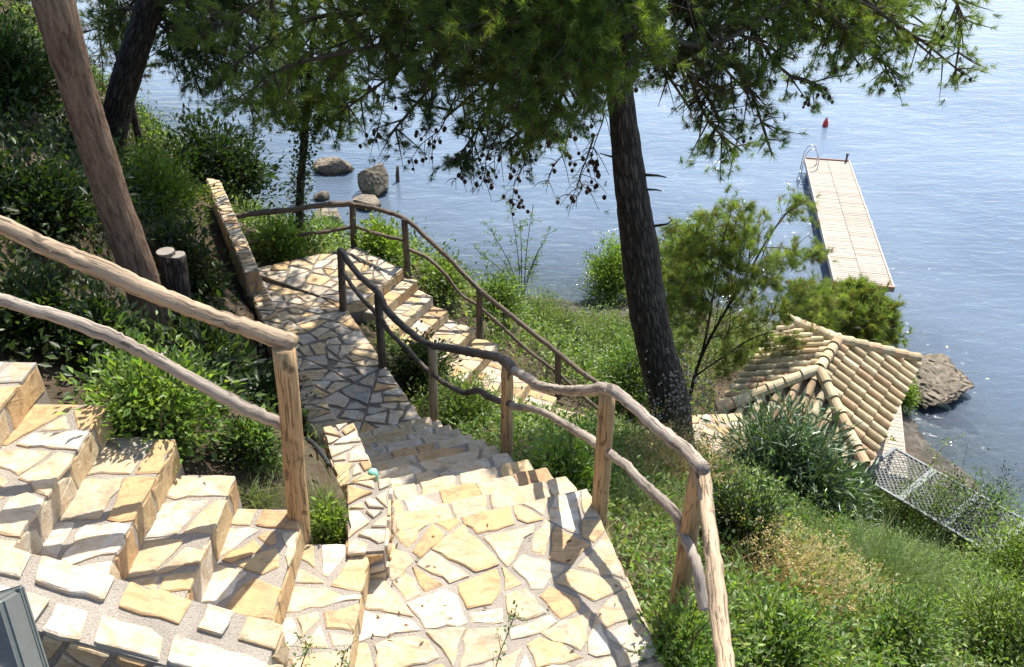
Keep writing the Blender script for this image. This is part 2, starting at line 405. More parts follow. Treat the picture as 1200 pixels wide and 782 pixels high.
def stones(mb, quad, size, gap, rng, h=0.012, pal='mix', edge_gap=0.004, mi=1, rows=None, rag=0.008, mini=0.0):
    """split a flat 3D polygon into irregular stones proud of its mortar"""
    q = [np.array(p, float) for p in quad]
    o = q[0]; u = q[1] - q[0]; u /= np.linalg.norm(u)
    n = np.zeros(3)
    for i in range(len(q)): n += np.cross(q[i] - o, q[(i + 1) % len(q)] - o)
    n /= np.linalg.norm(n); v = np.cross(n, u)
    poly = [((p - o).dot(u), (p - o).dot(v)) for p in q]
    if area2(poly) < 0: poly = poly[::-1]
    xs = [p[0] for p in poly]; ys = [p[1] for p in poly]
    W, Hh = max(xs) - min(xs), max(ys) - min(ys)
    target = (size * 0.66) ** 2
    cells = []
    def split(pl, lvl):
        A = abs(area2(pl))
        arr = np.array(pl); c = arr.mean(0); d = arr - c
        w_, v_ = np.linalg.eigh(d.T @ d)
        asp = math.sqrt(max(w_[1], 1e-9) / max(w_[0], 1e-9))
        if lvl > 12 or (A < target * rng.uniform(0.55, 1.9) and (asp < 2.6 or A < target * 0.5)):
            cells.append(pl); return
        mj = v_[:, 1]; ext = np.ptp(d @ mj)
        a = rng.normal(0, 0.36 if asp < 2.2 else 0.16)
        nn = (mj[0] * math.cos(a) - mj[1] * math.sin(a), mj[0] * math.sin(a) + mj[1] * math.cos(a))
        p = c + mj * ext * rng.uniform(-0.17, 0.17)
        for sg in (1, -1):
            h_ = clip(list(pl), p, (nn[0] * sg, nn[1] * sg))
            if len(h_) >= 3 and abs(area2(h_)) > 1e-5: split(h_, lvl + 1)
    if rows:                       # one course of stones, slightly slanted joints
        pl = list(poly); x = min(xs) + size * rng.uniform(0.4, 1.3)
        while x < max(xs) - size * 0.35 and len(pl) >= 3:
            a = rng.normal(0, 0.16); nn = (math.cos(a), math.sin(a)); p = (x, min(ys) + Hh / 2)
            left = clip(list(pl), p, nn); pl = clip(list(pl), p, (-nn[0], -nn[1]))
            if len(left) >= 3 and abs(area2(left)) > 1e-5: cells.append(left)
            x += size * rng.uniform(0.55, 1.5)
        if len(pl) >= 3: cells.append(pl)
    else: split(list(poly), 0)
    def on_rim(a, b):
        mx, my = (a[0] + b[0]) / 2, (a[1] + b[1]) / 2
        for k in range(len(poly)):
            p, q_ = poly[k], poly[(k + 1) % len(poly)]
            L = math.hypot(q_[0] - p[0], q_[1] - p[1]) + 1e-9
            if abs((q_[0] - p[0]) * (my - p[1]) - (q_[1] - p[1]) * (mx - p[0])) / L < 1e-4: return True
        return False
    for src_cell in cells:
        cell = list(src_cell); m0 = len(src_cell)
        for k in range(m0):
            a, b = src_cell[k], src_cell[(k + 1) % m0]
            ex, ey = b[0] - a[0], b[1] - a[1]; L = math.hypot(ex, ey)
            if L < 1e-5 or len(cell) < 3: continue
            nn = (ey / L, -ex / L)
            g = (edge_gap + rng.uniform(0, 0.006)) if on_rim(a, b) else gap * rng.uniform(0.22, 0.72)
            th_ = 0 if on_rim(a, b) else rng.normal(0, 0.05)
            n2 = (nn[0] * math.cos(th_) - nn[1] * math.sin(th_), nn[0] * math.sin(th_) + nn[1] * math.cos(th_))
            cell = clip(cell, ((a[0] + b[0]) / 2 - nn[0] * g, (a[1] + b[1]) / 2 - nn[1] * g), n2)
        if len(cell) > 3 and rng.random() < 0.30:      # a broken-off corner leaves a patch of mortar
            k = rng.integers(len(cell)); a, b, c = cell[k - 1], cell[k], cell[(k + 1) % len(cell)]
            f1, f2 = rng.uniform(0.15, 0.4, 2)
            cell = cell[:k] + [(b[0] + (a[0] - b[0]) * f1, b[1] + (a[1] - b[1]) * f1), (b[0] + (c[0] - b[0]) * f2, b[1] + (c[1] - b[1]) * f2)] + cell[k + 1:]
        if len(cell) < 3 or abs(area2(cell)) < max(size * size * 0.05, mini): continue
        # chip corners
        c2 = []
        m = len(cell)
        for k in range(m):
            a, b, c = cell[k - 1], cell[k], cell[(k + 1) % m]
            f = rng.uniform(0.015, 0.06)
            c2.append((b[0] + (a[0] - b[0]) * f, b[1] + (a[1] - b[1]) * f))
            f = rng.uniform(0.015, 0.06)
            c2.append((b[0] + (c[0] - b[0]) * f, b[1] + (c[1] - b[1]) * f))
        ring = []
        m = len(c2)
        for k in range(m):
            a, b = c2[k], c2[(k + 1) % m]
            L = math.hypot(b[0] - a[0], b[1] - a[1]); ns = max(1, int(L / 0.055))
            for t in range(ns):
                f = t / ns
                nx, ny = (b[1] - a[1]) / (L + 1e-9), -(b[0] - a[0]) / (L + 1e-9)
                j = rng.normal(0, rag) if t else 0
                ring.append((a[0] + (b[0] - a[0]) * f + nx * j, a[1] + (b[1] - a[1]) * f + ny * j))
        cx = sum(r[0] for r in ring) / len(ring); cy = sum(r[1] for r in ring) / len(ring)
        hh = h * rng.uniform(0.7, 1.3); tx, ty = rng.normal(0, 0.012, 2)
        K = len(ring); vs = []
        rad = math.sqrt(abs(area2(cell))) / 2
        ins = max(0.80, 1 - 0.008 / rad)
        lvl = [(-0.012, 1.0, 0), (hh - 0.005, 1.0, 1), (hh, ins, 1)]
        for z, sc, tl in lvl:
            for r in ring:
                dx, dy = (r[0] - cx) * sc, (r[1] - cy) * sc
                zz = z + (dx * tx + dy * ty) * tl + (rng.normal(0, 0.0012) if tl else 0)
                vs.append(o + u * (cx + dx) + v * (cy + dy) + n * zz)
        vs.append(o + u * cx + v * cy + n * (hh + rng.normal(0, 0.002)))
        fs = []
        for l in range(2):
            for k in range(K):
                k2 = (k + 1) % K
                fs.append((l * K + k, l * K + k2, (l + 1) * K + k2, (l + 1) * K + k))
        for k in range(K): fs.append((2 * K + k, 2 * K + (k + 1) % K, 3 * K))
        w = rng.random()
        if pal == 'mix': src = PALE if w < 0.47 else (WARM if w < 0.96 else GREY)
        elif pal == 'warm': src = WARM if w < 0.75 else PALE
        elif pal == 'pale': src = PALE if w < 0.62 else (WARM if w < 0.98 else GREY)
        else: src = GREY if w < 0.45 else (PALE if w < 0.72 else WARM)
        c = np.array(src[rng.integers(len(src))]) * rng.uniform(0.86, 1.14)
        mb.add(vs, fs, mi, tuple(np.minimum(c, 0.8)))

FOOT = []       # (polygon xy, z) : terrain is kept below these, plants keep off them
def foot(poly, z, pad=0.0, plants=True):
    FOOT.append((np.array([(p[0], p[1]) for p in poly], float), z, plants))

def lerp(a, b, t): return np.array(a, float) + (np.array(b, float) - np.array(a, float)) * t

def inpoly(x, y, poly):
    inside = np.zeros(x.shape, bool); n = len(poly); j = n - 1
    for i in range(n):
        xi, yi = poly[i]; xj, yj = poly[j]
        if yi != yj:
            inside ^= ((yi > y) != (yj > y)) & (x < (xj - xi) * (y - yi) / (yj - yi) + xi)
        j = i
    return inside

def step(parent, FL, FR, BR, BL, z, rise, rng, depth=0.5, size=0.30, pal='mix', gap=0.03, sides=(), trows=None):
    """one stair step: mortar body with flagged tread, riser stones on the front edge FL-FR"""
    mb = MB()
    q = [np.array([p[0], p[1]]) for p in (FL, FR, BR, BL)]
    top = [np.array([p[0], p[1], z]) for p in q]
    bot = [np.array([p[0], p[1], z - depth]) for p in q]
    if area2([tuple(p) for p in q]) < 0:
        mb.hexa(bot[::-1], top[::-1], 0)
    else: mb.hexa(bot, top, 0)
    f = (top[0] + top[1]) / 2 - (top[2] + top[3]) / 2; f[2] = 0; f /= np.linalg.norm(f)
    tq = [top[0] + f * 0.012, top[1] + f * 0.012, top[2] + f * 0.004, top[3] + f * 0.004]
    if area2([tuple(p[:2]) for p in tq]) < 0: tq = [tq[1], tq[0], tq[3], tq[2]]
    stones(mb, tq, size, gap, rng, 0.009, pal, 0.002, rows=trows)
    rq = [top[0] - [0, 0, rise], top[1] - [0, 0, rise], top[1] - [0, 0, 0.008], top[0] - [0, 0, 0.008]]
    nn = np.cross(rq[1] - rq[0], rq[3] - rq[0])
    if nn.dot(f) < 0: rq = [rq[1], rq[0], rq[3], rq[2]]
    stones(mb, rq, 0.30, 0.014, rng, 0.006, 'warm', 0.003, rows=1)
    for s in sides:
        a, b = (top[1], top[2]) if s == 'R' else (top[3], top[0])
        sq = [a - [0, 0, rise], b - [0, 0, rise], b - [0, 0, .008], a - [0, 0, .008]]
        c = (top[0] + top[2]) / 2
        nn = np.cross(sq[1] - sq[0], sq[3] - sq[0])
        if nn.dot((a + b) / 2 - c) < 0: sq = [sq[1], sq[0], sq[3], sq[2]]
        stones(mb, sq, 0.22, 0.018, rng, 0.006, 'warm', 0.004, rows=1)
    foot(q, z - 0.0)
    return mb.build('step', [M['mortar'], M['stone']], parent)
# ================================================================== paving, stairs and walls
rs = np.random.default_rng(11)
LZ = 11.25

def slab(name, polys, size, gap, rng, pal, depth=0.5, label=None, h=0.013, mort='mortar'):
    mb = MB()
    for poly in polys:
        top = [np.array(p, float) for p in poly]
        if area2([tuple(p[:2]) for p in top]) < 0: top = top[::-1]
        mb.hexa([p - [0, 0, depth] for p in top], top, 0)
        stones(mb, top, size, gap, rng, h, pal, 0.003)
        for k in range(len(top)):
            a, b = top[k], top[(k + 1) % len(top)]
            md = (a + b)[:2] / 2
            if np.linalg.norm(b - a) > 0.25 and np.hypot(md[0] + 3.0, md[1] - 10.3) > 0.45: stones(mb, [a - [0, 0, .172], b - [0, 0, .172], b - [0, 0, .008], a - [0, 0, .008]], 0.26, 0.018, rng, 0.010, 'warm', 0.004, rows=1)
        foot([p[:2] for p in top], min(p[2] for p in top))
    o = mb.build(name, [M[mort], M['stone']])
    o['kind'] = 'structure'
    return o

R0, R1 = np.array([0.473, 3.98]), np.array([-1.01, 7.53])
L0, L1 = np.array([-0.68, 3.62]), np.array([-1.70, 7.25])
slab('landing', [[(-0.92, 1.4, LZ), (0.86, 1.4, LZ), (0.77, 2.7, LZ), (R0[0], R0[1], LZ), (L0[0], L0[1], LZ), (-0.90, 2.9, LZ)]], 0.37, 0.027, rs, 'pale', h=0.009)

# --- flight going down from the landing to the path
fl = thing('stone_stairs', 'long tapering flight of pale steps from the sunny landing down to the shaded path', 'stairs', (R0[0], R0[1], LZ), 'stone stair flights')
def loc_parent(o, par):
    o.parent = par
    o.matrix_parent_inverse = par.matrix_basis.inverted() if False else o.matrix_parent_inverse
def settle(par):
    """children were modelled in world space: shift their meshes into the parent's frame"""
    off = Vector(par.location)
    for c in list(par.children):
        c.location = c.location - off
NS = 12
for i in range(NS):
    t0, t1 = i / NS, (i + 1) / NS
    z = LZ - 0.1835 * i
    jit = rs.normal(0, 0.012)
    if i == 0:   # nosing course of the landing itself
        FLp, FRp = lerp(L0, R0, 0), lerp(L0, R0, 1)
        continue
    a, b = lerp(L0, L1, t0 - 1 / NS), lerp(R0, R1, t0 - 1 / NS)
    c, d = lerp(R0, R1, t0), lerp(L0, L1, t0)
    out = (c - d) / np.linalg.norm(c - d)
    o = step(fl, d - out * 0.14, c + out * (0.01 + jit), b + out * 0.01, a - out * 0.14, z, 0.1835, rs, size=0.30, pal='pale', gap=0.024, trows=1, sides=('L',) if False else ())
settle(fl)
PZ = LZ - 0.1835 * NS + 0.0
# the twelfth level is the path
pe_r, pe_l = P(402, 357, 8.80), P(302, 322, 8.80)
a, b = lerp(L0, L1, 1 - 1 / NS), lerp(R0, R1, 1 - 1 / NS)
pe_l2 = pe_l + np.array([-0.16, -0.08, 0])
ao = (a - b) / np.linalg.norm(a - b) * 0.30
path_poly = [(a[0] + ao[0], a[1] + ao[1], PZ), (b[0], b[1], PZ), tuple(pe_r), tuple(pe_l2)]
land2 = [tuple(P(302, 322, 8.796)), tuple(pe_r[:2]) + (8.796,), tuple(P(427, 352, 8.796)), tuple(P(472, 315, 8.796)), tuple(P(418, 290, 8.796)), tuple(P(404, 292, 8.796)), tuple(P(296, 316, 8.796))]
pm_ = np.array([(path_poly[0][0] + path_poly[1][0]) / 2, (path_poly[0][1] + path_poly[1][1]) / 2, PZ]); pm_ = np.array([pm_, path_poly[2], path_poly[3]]); cf = np.linalg.solve(np.c_[pm_[:, :2], np.ones(3)], pm_[:, 2])
path_poly = [(q[0], q[1], float(cf @ np.array([q[0], q[1], 1]))) for q in path_poly]
slab('stone_path', [path_poly, land2], 0.40, 0.036, rs, 'grey', mort='dark_mortar')

# --- flight going up to the left
fl2 = thing('stone_stairs', 'wide flight of ochre and cream flagged steps rising left beside the tan handrail', 'stairs', (-0.8, 2.9, LZ), 'stone stair flights')
corners = {1: (430, 645), 2: (354, 598), 3: (273, 558), 4: (203, 515), 5: (122, 475), 6: (40, 425)}
XS = []
for i in range(1, 12):
    z = LZ + 0.185 * i
    if i in corners: p = P(*corners[i], z); XS.append((p[0], p[1], z))
    else: q = XS[-1]; XS.append((q[0] - 0.355, q[1] + 0.03, z))
for i in range(len(XS) - 1):
    x, yf, z = XS[i]; xb, yb, _ = XS[i + 1]
    yf = max(yf, 3.33)
    step(fl2, (x, 2.2), (x + 0.01, yf), (xb - 0.02, yf + 0.01), (xb - 0.02, 2.2), z, 0.185, rs, size=0.335, pal='mix', gap=0.030, sides=('R',))
settle(fl2)

# --- flight from the far landing down to the right
fl3 = thing('stone_stairs', 'distant flight of flagged steps dropping from the far landing toward the tiled roof', 'stairs', tuple(P(472, 315, 8.78)), 'stone stair flights')
cz = [(472, 315, 8.78), (489, 329, 8.61), (507, 348, 8.44), (525, 364, 8.27), (556, 385, 8.10), (583, 403, 7.93), (603, 424, 7.75), (622, 445, 7.56), (652, 466, 7.38), (685, 487, 7.19)]
CC = [P(*c) for c in cz]
for k in range(3):
    q = CC[-1]; CC.append(q + np.array([0.33, 0.06, -0.17]))
nd = np.array([-0.444, -0.896]) * 1.1
for k in range(1, len(CC)):
    ndk = nd if k < 6 else np.array([-0.36, -0.93]) * 1.1
    ndb = nd if k < 7 else ndk
    f, bk_ = CC[k][:2], CC[k - 1][:2]
    step(fl3, f + ndk, f, bk_ , bk_ + ndb, CC[k][2], CC[k - 1][2] - CC[k][2], rs, size=0.34, pal='mix', gap=0.026, sides=('R',) if False else ())
settle(fl3)
e = CC[-1]
zz = e[2] - 0.15
slab('lower_landing', [[(e[0] - 0.3, e[1] - 1.1, zz), (e[0] + 1.5, e[1] - 0.9, zz), (e[0] + 1.6, e[1] + 0.7, zz), (e[0] + 0.0, e[1] + 0.6, zz)]], 0.36, 0.04, rs, 'pale')

# --- walls: prism between two plan quads with stones on the top and the seen faces
def wall(name, top, depth, label, rng, size=0.28, gap=0.035, pal='mix', faces=(0, 1, 2, 3), fpal='warm', group=None, fsize=0.22, h=0.015, rows=None):
    top = [np.array(p, float) for p in top]
    if area2([tuple(p[:2]) for p in top]) < 0: top = top[::-1]
    mb = MB()
    bot = [p - [0, 0, depth] for p in top]
    mb.hexa(bot, top, 0)
    c = sum(top) / len(top)
    over = [p + (p - c) / np.linalg.norm(p - c) * 0.015 for p in top]
    if rows == 2:
        for f0, f1 in ((0.0, 0.42), (0.58, 1.0)):
            stones(mb, [lerp(over[0], over[3], f0), lerp(over[1], over[2], f0), lerp(over[1], over[2], f1), lerp(over[0], over[3], f1)], size, gap, rng, h, pal, 0.002, rows=1, rag=0.006)
    else: stones(mb, over, size, gap, rng, h, pal, 0.002)
    for k in faces:
        a, b = top[k], top[(k + 1) % len(top)]
        ba, bb = a - [0, 0, depth], b - [0, 0, depth]
        stones(mb, [ba, bb, b - [0, 0, .01], a - [0, 0, .01]], fsize, 0.03, rng, 0.014, fpal, 0.003)
    loc = tuple(bot[0])
    o = mb.build(name, [M['mortar'], M['stone']], loc=loc); o.location = loc
    tag(o, label, 'wall', group)
    foot([p[:2] for p in top], min(p[2] for p in top) - 0.1)
    return o
zt = lambda x: 12.10 + 0.47 * (-1.0 - x)
wall('parapet_wall', [(-4.2, 2.0, zt(-4.2)), (-0.97, 1.99, zt(-0.97)), (-0.95, 2.29, zt(-0.95)), (-4.2, 2.30, zt(-4.2))], 1.3,
     'thick sloping stone parapet in the near left corner topped with cream slabs in coarse mortar', rs, 0.26, 0.055, 'mix', group='low stone walls', fsize=0.26, h=0.020, rows=2)
g = 'low stone walls'
wall('low_wall', [P(408, 569, 11.47), P(457, 563, 11.47), P(450, 645, 11.47), P(408, 648, 11.47)], 1.4, 'short bright stone block ending the left hand flight beside the landing', rs, 0.2, 0.03, 'pale', group=g, fpal='pale', fsize=.15)
wall('low_wall', [P(379, 503, 10.75), P(414, 497, 10.75), P(440, 559, 10.75), P(399, 570, 10.75)], 1.4, 'sunlit stepped wall block with yellow slabs next to the green cap', rs, 0.21, 0.03, 'warm', group=g)
wall('kerb_wall', [P(339, 446, 9.32), P(359, 438, 9.32), P(398, 497, 9.60), P(370, 512, 9.60)], 1.2, 'shaded sloping kerb wall at the foot of the steps, left of the path', rs, 0.24, 0.04, 'mix', group=g)
wall('kerb_wall', [P(285, 322, 9.05), P(302, 318, 9.05), P(357, 438, 9.25), P(337, 446, 9.25)], 0.9, 'long low kerb wall along the left of the shaded path', rs, 0.22, 0.035, 'mix', group=g)
wall('retaining_wall', [P(287, 320, 9.45), P(303, 316, 9.45), P(258, 213, 9.4), P(242, 210, 9.4)], 1.9, 'narrow rubble wall climbing away behind the far landing under the dark bush', rs, 0.24, 0.035, 'mix', group=g)

# ================================================================== terrain
CP = [(0, 0, 12.0), (-2, 0, 12.4), (-4, 1, 13.6), (-7, 1, 14.5), (2, 0, 11.8), (5, 0, 11.3), (9, 1, 9.8), (13, 3, 7), (-1.5, 1.7, 11.7), (-1.2, -4, 13.4), (6, -4, 13), (-10, -4, 16), (14, -4, 10),
 (-0.95, 4.3, 10.95), (-1.7, 4.5, 11.35), (-2.6, 5.3, 11.40), (-3.5, 4.2, 12.2), (-5, 4.6, 13.2), (-3.6, 7.5, 11.4), (-4.6, 7.4, 12.1), (-6, 10, 11.9), (-8, 7.5, 13.5), (-10, 12, 12.6), (-5.6, 13, 9.4), (-8, 16, 10.2),
 (-2.5, 6.4, 9.85), (-3.6, 8.2, 9.7), (-4.2, 9.6, 9.9), (-4.9, 11.8, 9.3), (-2.4, 7.2, 9.3), (-1.5, 5.5, 10.15), (-4.0, 10.5, 9.0), (-12, 20, 12), (-14, 8, 15),
 (-2.6, 9.0, 8.6), (-3.2, 11.5, 8.5), (-2.4, 12.8, 8.2), (-4.2, 13.2, 8.4), (-1.2, 12.6, 7.9), (-3.5, 15, 6.8), (-6.2, 15, 8.6),
 (1.1, 2.2, 11.1), (1.2, 3.4, 10.7), (0.85, 4.5, 10.25), (0.3, 6, 9.6), (-0.4, 7.5, 8.8), (-1.2, 9, 8.45), (-0.5, 9.3, 7.75), (-1.5, 10.3, 8.25), (0.1, 9.4, 7.5),
 (1.8, 7.5, 8.5), (1.2, 8.6, 7.8), (2.2, 5.0, 9.6), (3.3, 4.5, 9.1), (3.2, 6.4, 8.1), (4.8, 9, 5.7), (5.8, 11, 3.6), (2.6, 9.5, 6.5), (3.4, 11.2, 5.6), (4.0, 13, 3.2), (2, 12.6, 5.6), (0.6, 12, 6.6), (-0.3, 12.2, 7.2),
 (3, 2.5, 10.1), (5, 2.5, 9.5), (5.2, 4.5, 8.3), (8, 4.6, 7.0), (6.2, 7, 6.6), (8.2, 7, 5.4), (10.5, 7, 4.0), (13, 9, 1.6), (7.4, 9.4, 4.2), (9.8, 10, 2.6), (8.2, 11.6, 2.0), (11.3, 11.2, 1.2),
 (7, 15.8, .9), (9.2, 17, .8), (5.2, 16, 1.3), (8.4, 13.4, 1.1), (3, 17, 2.4), (6, 20, 1.0), (4.8, 14.8, 1.9), (9.0, 20, .6), (10.6, 15, .7), (7.5, 22, .7),
 (14.5, 12, 0), (12.2, 14.6, 0), (11.4, 17, 0), (11.0, 20, 0), (9.8, 22.5, 0), (8, 24.4, 0), (4, 25.3, 0), (0, 25.6, 0), (-4, 27, 0), (-7.5, 28.6, 0), (-12, 33, 0), (-18, 42, 0), (18, 8, 0), (28, 2, 0),
 (-3, 17, 5.4), (-4.5, 20.5, 3.4), (0, 17, 3.9), (0, 22.5, .9), (-8, 21, 5.0), (-12, 27, 5), (-14, 20, 9.5), (3.6, 21.5, .9), (-25, 30, 9), (-22, 14, 16), (-34, 42, 6), (-40, 20, 20),
 (16, 17, -1.2), (14.5, 21, -1.6), (17, 26, -2.6), (11, 30, -2.6), (2, 31, -2.0), (-5, 33, -1.4), (-10, 41, -2), (22, 12, -1.6), (34, 30, -6), (0, 60, -8), (-30, 62, -6), (34, 60, -9), (34, 8, -2)]
CPa = np.array(CP, float)
def _phi(r2): return np.sqrt(r2 + 0.5)
_d2 = ((CPa[:, None, :2] - CPa[None, :, :2]) ** 2).sum(-1)
_A = np.block([[_phi(_d2) + 0.0 * np.eye(len(CPa)), np.ones((len(CPa), 1))], [np.ones((1, len(CPa))), np.zeros((1, 1))]])
_w = np.linalg.solve(_A, np.concatenate([CPa[:, 2], [0]]))
def terr(x, y):
    x = np.asarray(x, float); y = np.asarray(y, float)
    sh = x.shape; xf, yf = x.ravel(), y.ravel(); out = np.empty(xf.size)
    for s in range(0, xf.size, 20000):
        e_ = slice(s, s + 20000)
        r2 = (xf[e_, None] - CPa[None, :, 0]) ** 2 + (yf[e_, None] - CPa[None, :, 1]) ** 2
        out[e_] = _phi(r2) @ _w[:-1] + _w[-1]
    out += 0.05 * np.sin(xf * 2.3 + 1.3 * np.sin(yf * 1.9)) * np.cos(yf * 2.7 + xf) + 0.03 * np.sin(xf * 6.1 + yf * 3.3) * np.sin(yf * 5.7)
    return out.reshape(sh)
def grow(poly, d):
    c = poly.mean(0); v = poly - c; L = np.linalg.norm(v, axis=1, keepdims=True)
    return c + v * (1 + d / np.maximum(L, 0.05))
def ground(x, y):
    z = terr(x, y)
    for poly, zf, _p in FOOT:
        lo, hi = poly.min(0) - 0.4, poly.max(0) + 0.4
        near = (x > lo[0]) & (x < hi[0]) & (y > lo[1]) & (y < hi[1])
        if not near.any(): continue
        ins = np.zeros(x.shape, bool); ins[near] = inpoly(x[near], y[near], grow(poly, 0.14))
        z = np.where(ins, np.minimum(z, zf - 0.16), z)
    return z
def blocked(x, y, pad=0.03):
    b = np.zeros(x.shape, bool)
    for poly, zf, pl in FOOT:
        b |= inpoly(x, y, grow(poly, pad))
    return b

# gazebo and boardwalk footprints (before the ground is meshed)
GC = np.array([7.08, 15.75]); GA = np.array([0.564, 0.826]); GB = np.array([0.826, -0.564])
foot([GC + GA * 2.1 + GB * 1.4, GC - GA * 2.1 + GB * 1.4, GC - GA * 2.1 - GB * 1.4, GC + GA * 2.1 - GB * 1.4], 0.95)

def axis(lo, a, b, hi, fine, coarse): return np.concatenate([np.arange(lo, a, coarse), np.arange(a, b, fine), np.arange(b, hi + 0.1, coarse)])
gx = axis(-60, -11, 13, 60, 0.14, 1.6); gy = axis(-8, 0.5, 19, 70, 0.14, 1.0)
GX, GY = np.meshgrid(gx, gy)
GZ = ground(GX, GY)
nx, ny = len(gx), len(gy)
idx = np.arange(nx * ny).reshape(ny, nx)
quads = np.stack([idx[:-1, :-1], idx[:-1, 1:], idx[1:, 1:], idx[1:, :-1]], -1).reshape(-1, 4)
def np_mesh(name, verts, loops, nper, material, cols=None, parent=None, smooth=False):
    me = bpy.data.meshes.new(name)
    nf = len(loops) // nper
    me.vertices.add(len(verts)); me.vertices.foreach_set('co', np.asarray(verts, np.float32).ravel())
    me.loops.add(len(loops)); me.loops.foreach_set('vertex_index', np.asarray(loops, np.int32))
    me.polygons.add(nf); me.polygons.foreach_set('loop_start', np.arange(nf, dtype=np.int32) * nper)
    if smooth: me.polygons.foreach_set('use_smooth', np.ones(nf, bool))
    me.materials.append(material)
    if cols is not None:
        a = me.attributes.new('col', 'FLOAT_COLOR', 'POINT')
        a.data.foreach_set('color', np.concatenate([np.asarray(cols, np.float32), np.ones((len(cols), 1), np.float32)], 1).ravel())
    me.update(calc_edges=True); me.validate()
    o = bpy.data.objects.new(name, me)
    return link(o, parent)
g_ = np_mesh('ground', np.stack([GX, GY, GZ], -1).reshape(-1, 3), quads.ravel(), 4, M['soil'], smooth=True)
g_['kind'] = 'structure'

# ================================================================== sea
wx = np.concatenate([np.array([-1500, -700, -350, -180, -100]), np.arange(-60, 61, 1.0), np.array([100, 180, 350, 700, 1500])])
wy = np.concatenate([np.array([-300, -100, -40]), np.arange(-8, 71, 1.0), np.array([90, 130, 200, 350, 700, 1500, 3000])])
WX, WY = np.meshgrid(wx, wy)
dep = np.maximum(0, -terr(np.clip(WX, -60, 60), np.clip(WY, -8, 70)))
far = (np.abs(WX) > 40) | (WY > 55)
dep = np.where(far, np.maximum(dep, 6), dep)
murk = np.clip(0.06 + 0.92 * (1 - np.exp(-dep / 1.6)), 0, 0.97)
nx, ny = len(wx), len(wy); idx = np.arange(nx * ny).reshape(ny, nx)
wq = np.stack([idx[:-1, :-1], idx[:-1, 1:], idx[1:, 1:], idx[1:, :-1]], -1).reshape(-1, 4)
w_ = np_mesh('sea', np.stack([WX, WY, np.zeros_like(WX)], -1).reshape(-1, 3), wq.ravel(), 4, M['water'], smooth=True)
a = w_.data.attributes.new('murk', 'FLOAT', 'POINT'); a.data.foreach_set('value', murk.ravel().astype(np.float32))
w_['kind'] = 'structure'

# ================================================================== railings
def dots(px, an):
    """photo pixels + forward distances interpolated between posts -> points"""
    xs = [a[0] for a in an]; ds = [a[1] for a in an]
    o = np.argsort(xs)
    return [PD(p[0], p[1], float(np.interp(p[0], np.array(xs)[o], np.array(ds)[o]))) for p in px]
def add_rail(par, name, pts, r, m, rng, jit=0.012):
    mb = MB()
    path = catmull(pts, 9)
    path = [p + rng.normal(0, 0.0025, 3) for p in path]
    rr = r * (1 + 0.07 * np.sin(np.linspace(0, rng.uniform(8, 20), len(path)) + rng.uniform(0, 6)) + rng.normal(0, 0.012, len(path)))
    tube(mb, path, rr, 10, 0, jitter=jit, rng=rng)
    for _ in range(int(len(path) / 12)):     # knots and snapped twigs
        i = rng.integers(1, len(path) - 1); d = rng.normal(0, 1, 3); d /= np.linalg.norm(d)
        tube(mb, [path[i], path[i] + d * (r + rng.uniform(0.001, 0.008))], [r * 0.45, r * 0.25], 6, 0, rng=rng)
    o = mb.build(name, m, par, smooth=True)
    return o
def add_post(par, top, base, r, m, rng, sink=0.25):
    mb = MB()
    top = np.array(top, float); base = np.array(base, float); d = (base - top); d /= np.linalg.norm(d)
    path = [lerp(base + d * sink, top, t) + rng.normal(0, 0.002, 3) * np.array([1, 1, 0]) for t in np.linspace(0, 1, 12)]
    tube(mb, path, r * (1.06 - 0.12 * np.linspace(0, 1, 12) + rng.normal(0, 0.012, 12)), 14, 0, jitter=0.025, rng=rng)
    return mb.build('post', m, par, smooth=True)
rr_ = np.random.default_rng(5)
g = 'rustic wooden railings'
b = P(353, 630, 11.40)
ra = thing('wooden_railing', 'tan pole handrail with one thick post rising beside the left flight', 'railing', tuple(b), g)
add_rail(ra, 'top_rail', [PD(-170, 178, 3.4), PD(-80, 228, 3.4), PD(0, 264, 3.4), PD(60, 291, 3.4), PD(125, 318, 3.4), PD(185, 346, 3.4), PD(250, 371, 3.4), PD(300, 388, 3.4), PD(345, 404, 3.4)], 0.045, M['rail'], rr_)
add_rail(ra, 'lower_rail', [PD(-170, 285, 3.4), PD(-80, 322, 3.4), PD(0, 351, 3.4), PD(70, 372, 3.4), PD(125, 392, 3.4), PD(165, 412, 3.4), PD(235, 450, 3.4), PD(290, 480, 3.4), PD(333, 497, 3.42)], 0.034, M['rail_grey'], rr_)
add_post(ra, PD(333, 406, 3.38), PD(352, 628, 3.38), 0.057, M['post'], rr_)
settle(ra)

rb = thing('wooden_railing', 'wavy branch railing down the right side of the landing and the shaded path', 'railing', tuple(P(702, 605, LZ)), g)
an = [(858, 1.6), (850, 1.97), (820, 3.12), (712, 3.8), (596, 5.38), (507, 7.44), (443, 8.63), (400, 10.1)]
add_rail(rb, 'top_rail', [PD(868, 900, 1.45), PD(850, 782, 1.97), PD(836, 660, 2.5), PD(822, 547, 3.12)], 0.037, M['rail'], rr_)
add_rail(rb, 'top_rail', dots([(825, 550), (800, 525), (765, 497), (735, 470), (712, 456), (683, 458), (657, 457), (633, 452), (613, 440), (600, 433)], an), 0.034, M['rail_grey'], rr_)
add_rail(rb, 'top_rail', dots([(602, 436), (596, 426), (580, 418), (547, 412), (520, 407), (500, 403), (473, 383), (453, 363), (443, 343), (420, 322), (399, 294)], an), 0.040, M['rail_dark'], rr_)
an2 = [(826, 2.75), (800, 3.14), (705, 3.85), (594, 5.38), (507, 7.44), (443, 8.63), (400, 10.1)]
